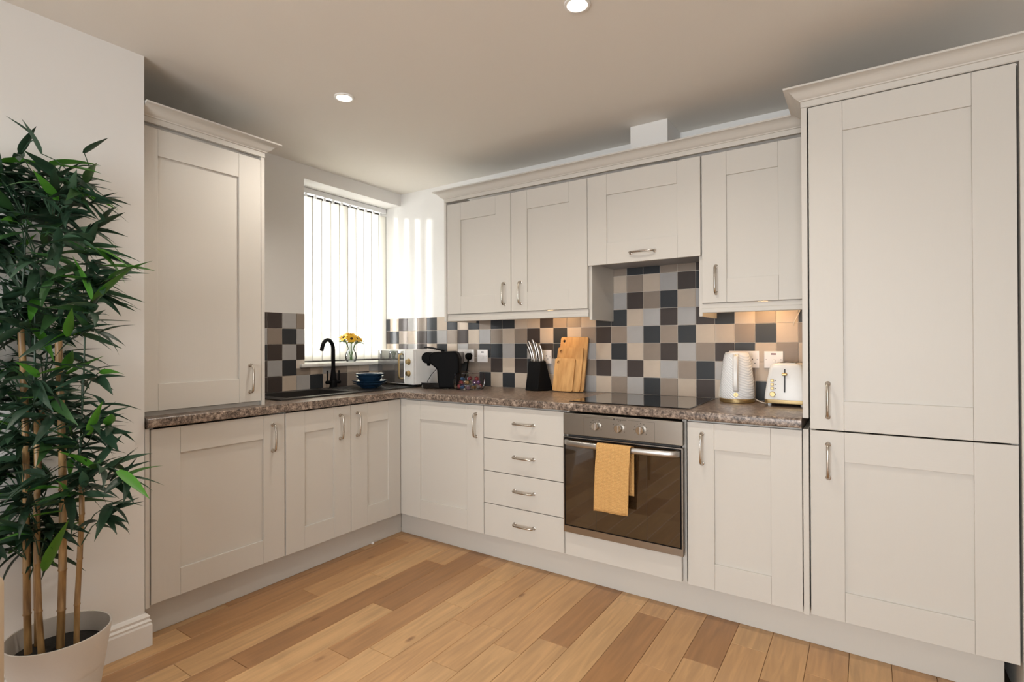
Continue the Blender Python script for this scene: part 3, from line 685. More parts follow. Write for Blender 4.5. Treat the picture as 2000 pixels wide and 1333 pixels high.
# towel over the oven handle
tw = B(); NU, NV = 36, 40; grid = []
x0t = 1.352
for j in range(NV+1):
    s_ = j/NV*(.332+.225); row = []
    for i in range(NU+1):
        u = i/NU
        if s_ < .225:      # hangs behind the bar
            z = .7355-(.225-s_); y = -.043+.0005*math.sin(u*9); x = x0t+.018+u*.163
        else:
            d = s_-.225; k = min(1, d/.022); ang = k*math.pi
            if k < 1: y = -.059-.0175*(1-math.cos(ang))/1.0*.55; z = .7355+.006*math.sin(ang); x = x0t+.012+u*.166
            else:
                dd = d-.022; y = -.0785-.0035*math.exp(-((u-.52)/.045)**2)*min(1, dd*12)-.003*math.sin(u*7+dd*9)-.002*math.sin(dd*14); z = .7345-dd+.010*(u-.5)*dd; x = x0t+.012+u*(.166+.01*dd)-dd*.055
        row.append(tw.verts.new((x, y, z)))
    grid.append(row)
for j in range(NV):
    for i in range(NU): tw.faces.new((grid[j][i], grid[j][i+1], grid[j+1][i+1], grid[j+1][i]))
to = tag(fin('tea_towel', tw, 'towel', smooth=True, ang=3), 'mustard yellow waffle tea towel hung over the oven handle', 'towel')
sd_ = to.modifiers.new('thickness', 'SOLIDIFY'); sd_.thickness = .0035; sd_.offset = 0

# ---------------------------------------------------------------- sockets and plugs
def plate_at(x0, x1, z0, z1, name, label, grp, sw=(), holes=(), neon=None, screws=True):
    y = WY-.0072
    o = thing(name, label, name.replace('_', ' '), ((x0+x1)/2, y, z0), grp)
    p = fin('face_plate', box(B(), x0, x1, y-.009, y, z0, z1, .002, 2), 'plastic', o)
    for sx, sz in sw: cbox('rocker', o, 'white', sx-.006, sx+.006, y-.013, y-.0091, sz-.011, sz+.011, bev=.0012)
    hm = B()
    for hx, hz in holes:
        box(hm, hx-.0022, hx+.0022, y-.0094, y-.0088, hz+.006, hz+.014)
        for q in (-.011, .011): box(hm, hx+q-.004, hx+q+.004, y-.0094, y-.0088, hz-.012, hz-.0085)
    if holes: fin('pin_holes', hm, 'darkgrey', o)
    if neon: cbox('neon', o, neon[2], neon[0]-.011, neon[0]+.011, y-.0105, y-.0091, neon[1]-.004, neon[1]+.004)
    sc = B()
    for q in (x0+.010, x1-.010): tube(sc, [(q, y-.0088, (z0+z1)/2), (q, y-.0098, (z0+z1)/2)], .0028, 8)
    if screws: fin('screws', sc, 'grey', o)
    return o
GS = 'white sockets and switches on the tiles'
plate_at(-.018, .127, 1.078, 1.166, 'wall_socket', 'white double socket behind the black coffee machine', GS, ((.02, 1.148), (.095, 1.148)), ((.018, 1.115), (.09, 1.112)))
plate_at(.158, .246, 1.078, 1.165, 'wall_switch', 'white fused switch with a dark indicator next to the coffee machine socket', GS, ((.205, 1.112),), (), (.203, 1.148, 'darkgrey'))
plate_at(.604, .750, 1.077, 1.165, 'wall_socket', 'white double socket behind the knife block', GS, ((.66, 1.145), (.675, 1.145)), ((.64, 1.112), (.713, 1.118)))
plate_at(1.817, 1.962, 1.078, 1.165, 'wall_socket', 'white double socket behind the white kettle', GS, ((1.86, 1.148), (1.925, 1.148)), ((1.853, 1.112), (1.93, 1.112)))
plate_at(1.984, 2.071, 1.079, 1.164, 'wall_switch', 'white cooker switch with a red indicator above the toaster', GS, ((2.03, 1.112),), (), (2.0275, 1.150, 'red'))
pl = thing('plug', 'black mains plug with hanging cable next to the coffee machine', 'plug', (.09, .57, 1.07))
pb_ = B(); loft(pb_, [[(.092+sx*s1, y, 1.120+sz*s1) for sx, sz in ((-.024, .006), (-.012, .022), (.012, .022), (.024, .006), (.020, -.018), (.008, -.028), (-.008, -.028), (-.020, -.018))] for s1, y in ((1, .5815), (1, .568), (.72, .550))])
fin('plug_body', pb_, 'black', pl, True, .9)
fin('cable', tube(B(), [(.092, .566, 1.094), (.091, .561, 1.07), (.088, .556, 1.03), (.079, .55, .99), (.066, .545, .955), (.055, .54, .925)], [.006, .005, .0034, .0032, .0032, .0032], 8), 'black', pl, True)
tag(fin('power_adapter', box(B(), -.008, .045, .537, .5815, 1.068, 1.148, .006, 2), 'grey', smooth=True), 'grey power adapter plugged in behind the coffee machine', 'adapter')

# ---------------------------------------------------------------- microwave
fl = Vector((-.553, .322, .9215)); fr = Vector((-.112, .230, .9215)); ex_ = (fr-fl).normalized(); ey_ = Vector((-ex_.y, ex_.x, 0))
mm_ = Matrix(((ex_.x, ey_.x, 0, fl.x), (ex_.y, ey_.y, 0, fl.y), (0, 0, 1, fl.z), (0, 0, 0, 1)))
XF.append(mm_); W_ = (fr-fl).length; H_ = .247
mw = thing('microwave', 'white microwave with mirrored door in the worktop corner', 'microwave', (W_/2, .11, 0))
fin('body', box(B(), 0, W_, .016, .235, .010, H_, .004, 2), 'white', mw)
fin('control_panel', box(B(), W_*.775, W_, .0, .0158, .010, H_, .003, 2), 'white', mw)
d = fin('door', box(B(), 0, W_*.773, .0, .0158, .010, H_, .003, 2), 'white', mw)
fin('door_glass', box(B(), .004, W_*.768, -.003, .0, .016, H_-.008, .001), 'mirror', d)
hb = B(); hx = W_*.70
tube(hb, [(hx, -.003, .045), (hx, -.020, .050), (hx, -.026, .065), (hx, -.026, .195), (hx, -.020, .212), (hx, -.003, .217)], .0065, 10); fin('door_handle', hb, 'gold', d, True)
for zz in (.165, .085):
    kb = B(); u = W_*.885
    loft(kb, [[(u+r*math.cos(2*math.pi*k/24), -dd, zz+r*math.sin(2*math.pi*k/24)) for k in range(24)] for r, dd in ((.021, 0), (.021, .003), (.017, .004), (.016, .018), (.014, .020))])
    fin('knob', kb, 'gold', mw, True)
for a in (.03, W_-.03):
    for b_ in (.035, .2): fin('foot', lathe(B(), [(.012, 0), (.012, .0098)], (a, b_, 0), 12), 'black', mw)
XF.pop()
# ---------------------------------------------------------------- coffee machine
o0 = Vector((.181, .360, .9128)); fx = Vector((-.86, -.51, 0)).normalized(); fy = Vector((-fx.y, fx.x, 0))
XF.append(Matrix(((fx.x, fy.x, 0, o0.x), (fx.y, fy.y, 0, o0.y), (0, 0, 1, o0.z), (0, 0, 0, 1))))
cm = thing('coffee_machine', 'black pod coffee machine with a drip tray in front of the microwave', 'coffee machine', (.12, 0, 0))
side = [(0, .004), (.13, .004), (.135, .05), (.14, .13), (.165, .150), (.19, .17), (.195, .215), (.17, .240), (.03, .246), (.008, .236), (-.008, .20), (-.006, .10)]
fin('body', bmesh_ if False else prism(B(), side, lambda p, q, t: (p, t, q), -.062, .062), 'black', cm)
bv = cm.children[-1].modifiers.new('round', 'BEVEL'); bv.width = .012; bv.segments = 3
br = B(); tube(br, [(.205, -.052, .203), (.205, -.050, .203), (.205, .050, .203), (.205, .052, .203)], [.030, .037, .037, .030], 24); fin('brew_head', br, 'black', cm, True)
fin('spout', lathe(B(), [(.010, 0), (.014, .02)], (.205, 0, .148), 14), 'black', cm)
lv = B(); loft(lv, [[(x, y*wd, z+zz) for y, zz in ((-1, 0), (-.6, .006), (.6, .006), (1, 0), (.6, -.004), (-.6, -.004))] for x, wd, z in ((.10, .012, .247), (.14, .028, .256), (.18, .036, .266), (.215, .034, .270), (.235, .016, .268))]); fin('lever', lv, 'black', cm, True, 1.2)
tr_ = B(); pts_ = [(.06, -.058), (.20, -.058), (.235, -.045), (.25, -.02), (.25, .02), (.235, .045), (.20, .058), (.06, .058)]
loft(tr_, [[(x*k+(1-k)*.15, y*k, z) for x, y in pts_] for k, z in ((.9, 0), (1, .010), (1.03, .034), (1.03, .040))]); fin('drip_tray', tr_, 'blackgloss', cm, True, 1.0)
for y in (-.012, .014): fin('button', tube(B(), [(.140, y, .135), (.150, y, .132)], .004, 10), 'chrome', cm)
fin('cable', tube(B(), [(.16, -.066, .13), (.20, -.075, .09), (.225, -.072, .05), (.235, -.07, .02)], .0022, 6), 'black', cm, True)
XF.pop()
# bag of sweets
bx0, by0 = 0, 0; XF.append(Matrix.Translation((.30, .315, 0)) @ Matrix.Rotation(R(33.7), 4, 'Z'))
tag(fin('treat_bag', loft(B(), [[(bx0+.100*wx*math.cos(a*math.pi/12)*(1+.05*math.sin(3*a)), by0+.050*wy*math.sin(a*math.pi/12)+dy*.7, .9130+z) for a in range(24)] for wx, wy, z, dy in ((.75, .75, .0, 0), (.92, .95, .006, 0), (1, 1, .035, 0), (.98, .75, .07, .01), (.95, .2, .092, .02), (1.0, .06, .104, .025))]), 'film', smooth=True, ang=3), 'clear plastic bag of wrapped treats beside the coffee machine', 'bag')
CC = {'red': (.45, .02, .03), 'blue': (.06, .2, .45), 'purple': (.22, .06, .26), 'silver': (.5, .48, .5), 'gold': (.55, .32, .08), 'green': (.06, .3, .07), 'pale pink': (.6, .38, .48)}
for k_, c_ in CC.items(): M['t'+k_] = pb('foil_'+k_.replace(' ', '_'), [q_*.42+.035 for q_ in c_], .3, .35, bump=.4, bscale=90)
rd = random.Random(5); used = []
seq = ['red', 'pale pink', 'blue', 'silver', 'purple', 'gold', 'red', 'blue', 'pale pink', 'gold', 'silver', 'purple', 'red', 'green', 'green', 'red', 'gold', 'purple', 'red', 'silver', 'blue', 'red']
ni = 0
for lay, (zz, nn, ry) in enumerate(((.017, 11, .026), (.045, 7, .016), (.069, 4, .007))):
    for q in range(nn):
        cc_ = seq[ni]; ni += 1
        ang = 2*math.pi*q/nn; px = bx0+(.066-.010*lay)*math.cos(ang); py = by0+ry*math.sin(ang)+.006*lay
        bm = B(); r0 = .0125
        prof = [(.001, 0), (.7, .12), (1, .45), (1, .75), (.8, 1), (.95, 1.15)]
        ax = Vector((rd.uniform(-1, 1), rd.uniform(-1, 1), rd.uniform(-.3, 1))).normalized(); cpt = Vector((px, py, .913+zz))
        tube(bm, [cpt+ax*(h_-.55)*.024 for _, h_ in prof], [r_*r0 for r_, _ in prof], 9)
        tag(fin('wrapped_sweet', bm, 't'+cc_, smooth=True), cc_+' foil-wrapped treat inside the clear bag', 'sweet', 'treats in the clear bag')
XF.pop()

# ---------------------------------------------------------------- knife block
kx, ky = .622, .452
kb_ = thing('knife_block', 'black knife block standing between the treat bag and chopping boards', 'knife block', (kx+.07, ky+.04, .9125))
fin('block', loft(B(), [[(kx+.012, ky, .9127), (kx+.108, ky-.012, .9127), (kx+.168, ky+.085, .9127), (kx+.045, ky+.095, .9127)], [(kx+.011, ky+.008, .9327), (kx+.108, ky-.003, .9327), (kx+.162, ky+.085, .9327), (kx+.05, ky+.095, .9327)],
    [(kx+.004, ky+.055, 1.092), (kx+.100, ky+.042, 1.092), (kx+.118, ky+.078, 1.100), (kx+.015, ky+.088, 1.100)]]), 'blackmatt', kb_)
bv = kb_.children[-1].modifiers.new('round', 'BEVEL'); bv.width = .004; bv.segments = 2
for i, (u, dy, L_, lean) in enumerate(((.022, .072, .112, -.30), (.040, .064, .135, -.27), (.060, .072, .142, -.22), (.080, .064, .122, -.20), (.098, .072, .105, -.16))):
    b0 = Vector((kx+u, ky+dy, 1.094)); dr = Vector((lean, -.10, 1)).normalized()
    kt = thing('knife', ('short', 'long', 'longest', 'medium', 'shortest')[i]+' steel-handled knife in the black knife block', 'knife', b0, 'knives in the black block')
    bm = B(); bow = Vector((1, 0, .0)); path = [b0+dr*L_*q+bow*(.006*math.sin(q*math.pi)) for q in (0, .15, .4, .7, .92, 1)]
    sdv = Vector((0, 1, 0)); tv = dr.cross(sdv).normalized()
    loft(bm, [[p+(tv*math.cos(2*math.pi*k/10)*wd+sdv*math.sin(2*math.pi*k/10)*.006) for k in range(10)] for p, wd in zip(path, (.0085, .0075, .0085, .0090, .0105, .006))])
    fin('handle', bm, 'knifesteel', kt, True)
    fin('bolster', tube(B(), [b0-dr*.002, b0+dr*.012], .0098, 10), 'chrome', kt)
# ---------------------------------------------------------------- chopping boards
def board(w, hgt, t, x0, ybot, lean, lb, hole=True):
    tl = math.atan2(lean, hgt)
    XF.append(Matrix.Translation((x0, ybot, .9127)) @ Matrix.Rotation(-tl, 4, 'X') @ Matrix.Rotation(R(.4), 4, 'Y') @ Matrix.Translation((0, 0, .006)))
    r = .012; pts = []
    for cx_, cz_, a0 in ((w-r, r, -90), (w-r, hgt-r, 0), (r, hgt-r, 90), (r, r, 180)):
        for a in range(0, 91, 18): pts.append((cx_+r*math.cos(R(a0+a)), cz_+r*math.sin(R(a0+a))))
    hx_, hz_, hr = .024, hgt-.026, .0095
    ring = [(hx_+hr*math.cos(2*math.pi*k/16), hz_+hr*math.sin(2*math.pi*k/16)) for k in range(16)]
    bm = B(); out = {}
    for y in (0, t):
        vo = [bm.verts.new((p, y, q)) for p, q in pts]; vi = [bm.verts.new((p, y, q)) for p, q in ring]
        ee = [bm.edges.new((vo[i], vo[(i+1) % len(vo)])) for i in range(len(vo))]+[bm.edges.new((vi[i], vi[(i+1) % 16])) for i in range(16)]
        bmesh.ops.triangle_fill(bm, use_beauty=True, use_dissolve=False, edges=ee); out[y] = (vo, vi)
    for k in (0, 1):
        a, b_ = out[0][k], out[t][k]; n = len(a)
        for i in range(n): bm.faces.new((a[i], a[(i+1) % n], b_[(i+1) % n], b_[i]))
    o = tag(fin('chopping_board', bm, 'bamboo'), lb, 'chopping board', 'bamboo chopping boards leaning on the tiles'); XF.pop(); return o
board(.186, .335, .011, .826, .503, .070, 'largest bamboo chopping board, leaning against the tiles behind the other two')
board(.174, .270, .010, .820, .488, .0565, 'medium bamboo chopping board, between the large and small boards')
board(.136, .203, .010, .816, .474, .0424, 'smallest bamboo chopping board at the front of the stack')

# ---------------------------------------------------------------- kettle
kc = (1.877, .468)
ke = thing('kettle', 'white ribbed kettle with a gold base ring beside the hob', 'kettle', (*kc, .9125))
fin('base_ring', lathe(B(), [(.078, 0), (.0805, .003), (.0815, .016), (.0785, .020)], (*kc, .9127), 48), 'gold', ke, True)
fin('body', lathe(B(), [(.0795, .0203), (.081, .026), (.079, .08), (.072, .15), (.065, .205), (.060, .232), (.056, .240)], (*kc, .9127), 48), 'kettle', ke, True)
fin('lid', lathe(B(), [(.0555, .2403), (.053, .246), (.03, .250), (.0, .251)], (*kc, .9127), 36), 'white', ke, True)
hd_ = Vector((.12, -.99, 0)).normalized(); cv_ = Vector((*kc, .9127)); sdh = Vector((-hd_.y, hd_.x, 0))
pr = [(.052, .238), (.075, .238), (.092, .225), (.101, .19), (.104, .14), (.104, .095), (.098, .066), (.082, .056)]
fin('handle', loft(B(), [[cv_+hd_*(o_+dd*.008)+sdh*ss*.0125+Vector((0, 0, z)) for dd, ss in ((-1, -.8), (-1, .8), (0, 1), (1, .6), (1, -.6), (0, -1))] for o_, z in pr]), 'white', ke, True, 1.0)
p_ = cv_+hd_*.084; fin('hinge_button', tube(B(), [p_+Vector((0, 0, .232)), p_+hd_*.006+Vector((0, 0, .233))], .005, 10), 'gold', ke)
p_ = cv_+hd_*.0795+Vector((0, 0, .042)); bd = fin('badge', tube(B(), [p_, p_+hd_*.0035], .0105, 18), 'gold', ke)
text('letter', 'S', .016, Matrix.Translation(p_+hd_*.0038) @ Matrix.Rotation(math.atan2(hd_.x, -hd_.y), 4, 'Z') @ Fr, ke, 'ink')
sp = B(); bk = -hd_; loft(sp, [[cv_+bk*(r_)+sdh*s_*w_+Vector((0, 0, z)) for s_ in (-1, 1)]+[cv_+bk*(r_+d_)+Vector((0, 0, z))] for r_, d_, w_, z in ((.062, .012, .015, .175), (.056, .03, .02, .215), (.050, .042, .022, .240))]); fin('spout', sp, 'white', ke)
tag(fin('kettle_cable', tube(B(), [(1.79, .53, .917), (1.775, .545, .93), (1.775, .56, .97), (1.79, .57, 1.02), (1.83, .575, 1.06), (1.853, .5805, 1.09)], .003, 6), 'cable', smooth=True), 'white cable rising from the kettle to the socket', 'cable')
# ---------------------------------------------------------------- toaster
tx0, tx1, ty0, ty1, tz = 2.016, 2.192, .358, .575, .9125
ts = thing('toaster', 'white two-slice toaster with gold trim beside the tall cabinet', 'toaster', ((tx0+tx1)/2, .46, tz))
def rr(x0, x1, y0, y1, r, z, n=4):
    out = []
    for cx_, cy_, a0 in ((x1-r, y0+r, -90), (x1-r, y1-r, 0), (x0+r, y1-r, 90), (x0+r, y0+r, 180)):
        for a in range(n+1): out.append((cx_+r*math.cos(R(a0+90*a/n)), cy_+r*math.sin(R(a0+90*a/n)), z))
    return out
def tring(k, z, r=.018): return rr(tx0+k, tx1-k, ty0+k*.7, ty1-k*.7, r, tz+z)
fin('base_band', loft(B(), [tring(.0005, .014), tring(0, .016), tring(0, .030), tring(.001, .031)]), 'gold', ts, True)
fin('body', loft(B(), [tring(0, .0312), tring(.001, .05), tring(.010, .12), tring(.018, .17), tring(.024, .188), tring(.034, .196, .015), tring(.045, .198, .012)]), 'white', ts, True, .9)
fin('top_plate', box(B(), tx0+.048, tx1-.048, ty0+.04, ty1-.04, tz+.1982, tz+.201, .001), 'steel', ts)
for q in (-.018, .018): cbox('slot', ts, 'darkgrey', (tx0+tx1)/2+q-.010, (tx0+tx1)/2+q+.010, ty0+.055, ty1-.055, tz+.2011, tz+.2018)
for a in (tx0+.02, tx1-.02):
    for b_ in (ty0+.025, ty1-.025): fin('foot', lathe(B(), [(.007, 0), (.009, .0138)], (a, b_, tz), 10), 'white', ts)
def yf(z): return ty0+(.0007*(z-.03)/.02 if z < .05 else .0007+.0063*(z-.05)/.07 if z < .12 else .007+.0056*(z-.12)/.05)-.0006
lx = tx0+.086; sl_ = B()
loft(sl_, [[(lx-.0028, yf(z)-.0030, tz+z), (lx+.0028, yf(z)-.0030, tz+z), (lx+.0028, yf(z)+.002, tz+z), (lx-.0028, yf(z)+.002, tz+z)] for z in (.066, .11, .172)]); fin('lever_slot', sl_, 'darkgrey', ts)
cbox('lever', ts, 'gold', lx-.011, lx+.011, yf(.15)-.018, yf(.15)-.001, tz+.143, tz+.155, bev=.003)
for i, z in enumerate((.083, .101, .119)):
    cbox('button', ts, 'gold', tx0+.027, tx0+.041, yf(z)-.005, yf(z)-.0005, tz+z-.006, tz+z+.006, bev=.0012)
    cbox('indicator', ts, 'darkgrey', tx0+.047, tx0+.050, yf(z)-.002, yf(z)-.0005, tz+z-.0016, tz+z+.0016)
dl = B(); loft(dl, [[(tx0+.036+r_*math.cos(2*math.pi*k/24), yf(.056)-d_, tz+.056+r_*math.sin(2*math.pi*k/24)) for k in range(24)] for r_, d_ in ((.0125, .0003), (.0125, .006), (.0105, .010))]); fin('dial', dl, 'gold', ts, True)
tag(fin('toaster_cable', tube(B(), [(1.955, .50, .928), (1.975, .47, .922), (2.0, .45, .9165), (2.013, .44, .9165)], .0028, 6), 'cable', smooth=True), 'thin white cable lying between kettle and toaster', 'cable')

# ---------------------------------------------------------------- lamps, duct, loose bits
def downlight(x, y, lb, vis=True):
    t_ = thing('downlight', lb, 'downlight', (x, y, ZC-.006), 'recessed ceiling downlights')
    fin('ring', loft(B(), [[(x+r_*math.cos(2*math.pi*k/32), y+r_*math.sin(2*math.pi*k/32), ZC-d_) for k in range(32)] for r_, d_ in ((.046, .0002), (.0445, .005), (.036, .006), (.031, .001), (.046, .0002))], cap=False), 'white', t_, True)
    fin('bulb', lathe(B(), [(.0305, -.0008), (.0305, -.0028)], (x, y, ZC), 28), 'lamp', t_)
    l = bpy.data.lights.new('downlight_beam', 'SPOT'); l.energy = SPOT_W; l.color = (1, .92, .82); l.spot_size = R(148); l.spot_blend = .75; l.shadow_soft_size = .03
    o = bpy.data.objects.new('downlight_beam', l); COL.objects.link(o); o.parent = t_; o.location = Vector((x, y, ZC-.012))-WORLD[t_.name]
downlight(.377, -.722, 'lit downlight in the ceiling in front of the sink')
downlight(1.596, -.723, 'lit downlight in the ceiling in front of the oven')
downlight(.377, -2.6, 'lit downlight in the ceiling behind the kitchen, near the plant wall')
def puck(x, y, lb):
    t_ = thing('under_cabinet_light', lb, 'cabinet light', (x, y, 1.386), 'round lights under the wall cabinets')
    fin('housing', lathe(B(), [(.034, -.011), (.036, -.008), (.036, -.0003)], (x, y, 1.397), 28), 'nickel', t_, True)
    fin('lens', lathe(B(), [(.026, -.0125), (.027, -.0112)], (x, y, 1.397), 24), 'puck', t_)
    l = bpy.data.lights.new('cabinet_light_beam', 'POINT'); l.energy = PUCK_W; l.color = (1, .60, .27); l.shadow_soft_size = .02
    o = bpy.data.objects.new('cabinet_light_beam', l); COL.objects.link(o); o.parent = t_; o.location = Vector((x, y, 1.376))-WORLD[t_.name]
puck(.82, .45, 'round warm light under the wall cabinet above the knife block'); puck(2.0, .45, 'round warm light under the wall cabinet above the toaster')
tu = thing('under_cabinet_light', 'unlit round light under the wall cabinet above the coffee machine', 'cabinet light', (.35, .36, 1.386), 'round lights under the wall cabinets')
fin('housing', lathe(B(), [(.034, -.011), (.036, -.008), (.036, -.0003)], (.35, .36, 1.397), 28), 'nickel', tu, True); fin('lens', lathe(B(), [(.026, -.0125), (.027, -.0112)], (.35, .36, 1.397), 24), 'plastic', tu)
tag(fin('loose_cable', tube(B(), [(2.155, .52, 1.396), (2.150, .53, 1.36), (2.135, .545, 1.33), (2.122, .56, 1.305), (2.118, .565, 1.29)], .0024, 6), 'cable', smooth=True), 'short pale cable hanging below the cabinet above the toaster', 'cable')
dk = cells(B(), [1.365, 1.565], [.37, .592], lambda a, b_: True, lambda u, v, d: (u, v, d), 2.1135, ZC-.0005)
tag(fin('duct_box', dk, 'wall'), 'white boxed-in extractor duct between the wall cabinets and the ceiling', 'duct')
tag(fin('paper_scrap', loft(B(), [[(-.066+.009*k*math.cos(a), -.165+.011*k*math.sin(a*1.0), z) for a in [i*math.pi/4 for i in range(8)]] for k, z in ((.7, .0006), (1, .006), (.6, .014))]), 'paper', smooth=True), 'tiny crumpled white scrap on the floor against the plinth', 'scrap')

# ---------------------------------------------------------------- bamboo plant
pcx, pcy = .205, -1.735
pot = thing('plant_pot', 'round stone-coloured pot with ribbed side holding the bamboo', 'pot', (pcx, pcy, 0))
PR_ = [(.095, .0), (.100, .004), (.108, .06)]
for i in range(9): PR_ += [(.109+i*.0013, .066+i*.009), (.1115+i*.0013, .0705+i*.009)]
PR_ += [(.1235, .155), (.136, .235), (.140, .262), (.140, .268), (.135, .268), (.130, .235), (.120, .16), (.0, .158)]
fin('body', lathe(B(), PR_, (pcx, pcy, .0005), 56), 'pot', pot, True, .9)
fin('soil', lathe(B(), [(.12, .1605), (.1265, .203), (.125, .206), (.07, .212), (.0, .212)], (pcx, pcy, .0005), 36), 'soil', pot, True)
bam = thing('artificial_bamboo', 'tall leafy bamboo plant with five canes in front of the wall', 'plant', (pcx, pcy, .21))
def px(x, y, dep=1.73): return CAM + (FW + RR*((x-1000)/FPX) - UU*((y-666.5)/FPX))*dep
rp = random.Random(21)
canes = []
for (xb, yb, xt, yt, dp, rad, off) in ((60, 1262, 37, 628, 1.715, .0105, 0), (70, 1262, 82, 800, 1.76, .010, 0), (84, 1270, 66, 820, 1.70, .0095, 0), (118, 1262, 118, 640, 1.74, .0115, 0), (154, 1245, 155, 915, 1.75, .0085, 0)):
    a, b_ = px(xb, yb, dp), px(xt, yt, dp+.01)
    dx = Vector((a.x-pcx, a.y-pcy, 0))
    if dx.length > .10: a -= dx*(1-.10/dx.length)
    a.z = .205; n = max(4, int((b_.z-a.z)/.13)); bm = B(); pts_, rads = [], []
    for i in range(n):
        for q, kk in ((.0, 1.0), (.94, .94), (.965, 1.12), (.985, 1.12)):
            tq = (i+q)/n; p = a.lerp(b_, tq)+Vector((.006*math.sin(tq*5+xb), .006*math.cos(tq*4+xb), 0)); pts_.append(p); rads.append(rad*kk*(1-.12*tq))
    tube(bm, pts_, rads, 12); fin('cane', bm, 'cane', bam, True, .7)
    canes.append((a, b_))
    # thin wire stem carrying on above the cane
    topz = rp.uniform(1.55, 1.95) if yt < 700 else rp.uniform(1.2, 1.6)
    canes.append((b_, Vector((b_.x+rp.uniform(-.04, .05), b_.y+rp.uniform(-.05, .05), topz))))
    fin('upper_stem', tube(B(), [b_-Vector((0, 0, .01)), b_.lerp(canes[-1][1], .5)+Vector((.01, 0, 0)), canes[-1][1]], [.0038, .003, .002], 6), M['stem'] if False else 'leafd', bam, True)
def leaf_mesh(nm, bend, mat):
    bm = B(); n = 7; rows = []
    for i in range(n+1):
        t_ = i/n; wd = .112*math.sin(math.pi*min(1, t_*.96+.04)**.62)*(1 if t_ < .98 else .15)
        x = t_; z = -bend*t_*t_; k = .35*wd
        rows.append([bm.verts.new((x, -wd, z+k)), bm.verts.new((x, 0, z)), bm.verts.new((x, wd, z+k))])
    for a, b_ in zip(rows, rows[1:]):
        for i in range(2): bm.faces.new((a[i], a[i+1], b_[i+1], b_[i]))
    for f in bm.faces: f.smooth = True
    me = bpy.data.meshes.new(nm); bm.to_mesh(me); bm.free(); me.materials.append(M[mat]); return me
LM = {(bd_, m_): leaf_mesh('leaf', bd_, m_) for bd_ in (.05, .22, .42) for m_ in ('leafd', 'leafm', 'leafb')}
ENV = [(300, 130), (340, 175), (400, 200), (470, 205), (520, 240), (580, 235), (640, 190), (700, 195), (760, 200), (820, 205), (880, 195), (940, 230), (1000, 215), (1050, 180), (1100, 130)]
def renv(y):
    for (a, ra), (b_, rb) in zip(ENV, ENV[1:]):
        if a <= y <= b_: return ra+(rb-ra)*(y-a)/(b_-a)
    return 110
whorls = []
for i in range(172):
    y = 318+(1075-318)*((i+rp.random())/172)**1.1
    xr = renv(y)-18; xl = -75
    x = rp.uniform(xl, xr) if y < 900 else rp.uniform(-40, xr)
    whorls.append((x, y, 1.73+rp.uniform(-.15, .15)))
whorls += [(75, 330, 1.72), (120, 318, 1.75), (190, 570, 1.70), (200, 560, 1.76), (232, 950, 1.78), (215, 985, 1.78), (250, 935, 1.77), (205, 1010, 1.77), (225, 915, 1.76), (195, 650, 1.7), (205, 720, 1.7), (200, 790, 1.72), (215, 830, 1.72), (180, 350, 1.72), (200, 385, 1.72), (205, 430, 1.72), (145, 400, 1.72), (40, 300, 1.7), (150, 860, 1.65), (185, 540, 1.66)]
leaves = []; twig = B(); tips = []
for (x, y, dp) in whorls:
    c_ = px(x, y, dp)
    if c_.x < .035: c_.x = .035+rp.random()*.03
    best = min(canes, key=lambda ab: (ab[0].lerp(ab[1], max(0, min(1, (c_.z-.10-ab[0].z)/max(.01, ab[1].z-ab[0].z))))-c_).length)
    a, b_ = best; root = a.lerp(b_, max(0, min(1, (c_.z-.10-a.z)/max(.01, b_.z-a.z))))
    tips.append(c_); mid = root.lerp(c_, .5)+Vector((0, 0, .02)); tube(twig, [root, mid, c_], [.0022, .0018, .0012], 5)
    outd = (c_-root); outd.z *= .3
    if outd.length < .01: outd = Vector((rp.uniform(-1, 1), rp.uniform(-1, 1), 0))
    outd.normalize(); az0 = math.atan2(outd.y, outd.x)
    for q in range(rp.choice((5, 6, 7))):
        az = az0+rp.uniform(-1.9, 1.9); el = rp.uniform(-.5, .85)
        st = root.lerp(c_, rp.uniform(.65, 1.0)); L_ = rp.uniform(.08, .148)
        d = Vector((math.cos(az)*math.cos(el), math.sin(az)*math.cos(el), math.sin(el)))
        if st.x+d.x*L_ < .012: d.x = abs(d.x)*.3
        d.normalize(); ww = (st-CAM); 
        leaves.append((st, d, L_, rp.uniform(-.7, .7), rp.choice((.05, .22, .42, .42)), rp.choice(('leafd',)*11+('leafm',)*5+('leafb',)*3)))
# the bright leaves that stand out
for (x, y, dx, dy, L_) in ((178, 585, -28, -75, .13), (185, 590, 65, -65, .13), (120, 325, 68, 8, .13), (165, 300, 40, -30, .10), (200, 520, 90, 3, .13), (90, 1115, 35, -90, .15), (50, 960, 60, -10, .14), (120, 1000, -85, 12, .14), (230, 920, 55, 45, .12), (160, 860, -35, 40, .10), (175, 850, 20, -60, .12), (70, 270, -50, -40, .14), (80, 300, -30, -60, .14), (215, 545, 70, -35, .12)):
    a = px(x, y, 1.66); b_ = px(x+dx, y+dy, 1.63); nt_ = min(tips, key=lambda q: (q-a).length); tube(twig, [nt_, nt_.lerp(a, .5)+Vector((0, 0, .008)), a], .0014, 5); leaves.append((a, (b_-a).normalized(), (b_-a).length*1.15, .2, .05, 'leafb'))
leaves.sort(key=lambda l: -(l[2]/((l[0]-CAM).length)))
vis_l = [l for l in leaves if (l[0]+l[1]*l[2]*.5-CAM).dot(RR)/(l[0]-CAM).dot(FW)*FPX+1000 > -20]
hid_l = [l for l in leaves if l not in vis_l]
base_ = WORLD[bam.name]
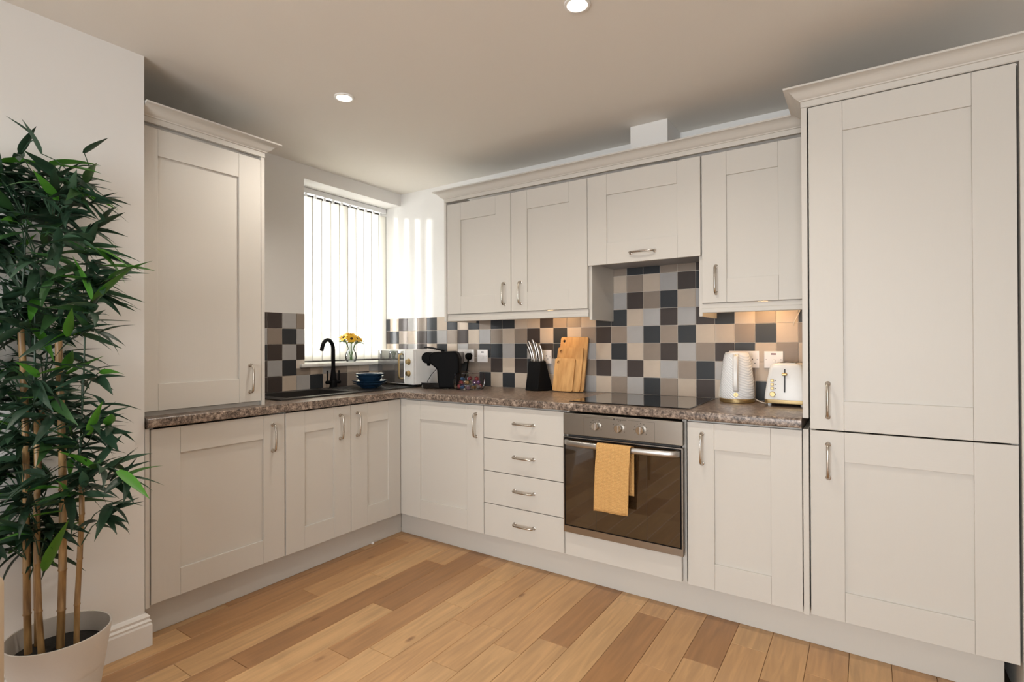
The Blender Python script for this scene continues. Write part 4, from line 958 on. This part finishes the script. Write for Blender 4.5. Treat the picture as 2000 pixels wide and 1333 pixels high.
def lmat(l):
    st, d, L_, roll, _, _ = l
    s_ = Vector((0, 0, 1)).cross(d); s_ = s_.normalized() if s_.length > .05 else Vector((1, 0, 0)); n_ = d.cross(s_)
    m_ = Matrix((d, s_, n_)).transposed().to_4x4() @ Matrix.Rotation(roll, 4, 'X') @ Matrix.Diagonal((L_, L_*1.05, L_, 1)); m_.translation = st
    lowx = min((m_ @ Vector(q)).x for q in ((0, 0, 0), (.5, .1, -.25*l[4]), (.5, -.1, -.25*l[4]), (1, 0, -l[4]), (.8, 0, -.64*l[4])))
    if lowx < .012: m_.translation = st+Vector((.012-lowx, 0, 0))
    return m_
for l in vis_l[:295]:
    o = bpy.data.objects.new('leaf', LM[(l[4], l[5])]); COL.objects.link(o); o.parent = bam
    o.matrix_local = Matrix.Translation(-base_) @ lmat(l)
rb_ = B()
for l in vis_l[295:]+hid_l:
    n0 = len(rb_.verts); rb_.from_mesh(LM[(l[4], 'leafd')]); rb_.verts.ensure_lookup_table()
    bmesh.ops.transform(rb_, matrix=lmat(l), verts=rb_.verts[n0:])
for f in rb_.faces: f.smooth = True
o = fin('foliage', rb_, 'leafd', bam); o['kind'] = 'stuff'
fin('twigs', twig, 'leafd', bam)

# ---------------------------------------------------------------- edge of the pale chair beside the pot
cc = Vector((.538, -2.255, 0)); fdir = Vector((-.75, .66, 0)).normalized(); rdir = Vector((fdir.y, -fdir.x, 0))
XF.append(Matrix(((rdir.x, fdir.x, 0, cc.x), (rdir.y, fdir.y, 0, cc.y), (0, 0, 1, 0), (0, 0, 0, 1))))
chn = thing('armchair', 'pale upholstered chair edge in front of the plant pot', 'chair', (0, 0, 0))
fin('seat', box(B(), -.20, .20, -.20, .20, .30, .42, .03, 3), 'cream', chn, True)
fin('backrest', box(B(), -.25, .25, -.265, -.202, .28, .78, .028, 3), 'cream', chn, True)
for sx in (-1, 1): fin('armrest', box(B(), sx*.202, sx*.25, -.20, .20, .28, .62, .023, 3), 'cream', chn, True)
for a in (-.2, .2):
    for b_ in (-.2, .17): fin('leg', lathe(B(), [(.012, .001), (.02, .28)], (a, b_, 0), 12), 'cane', chn)
XF.pop()
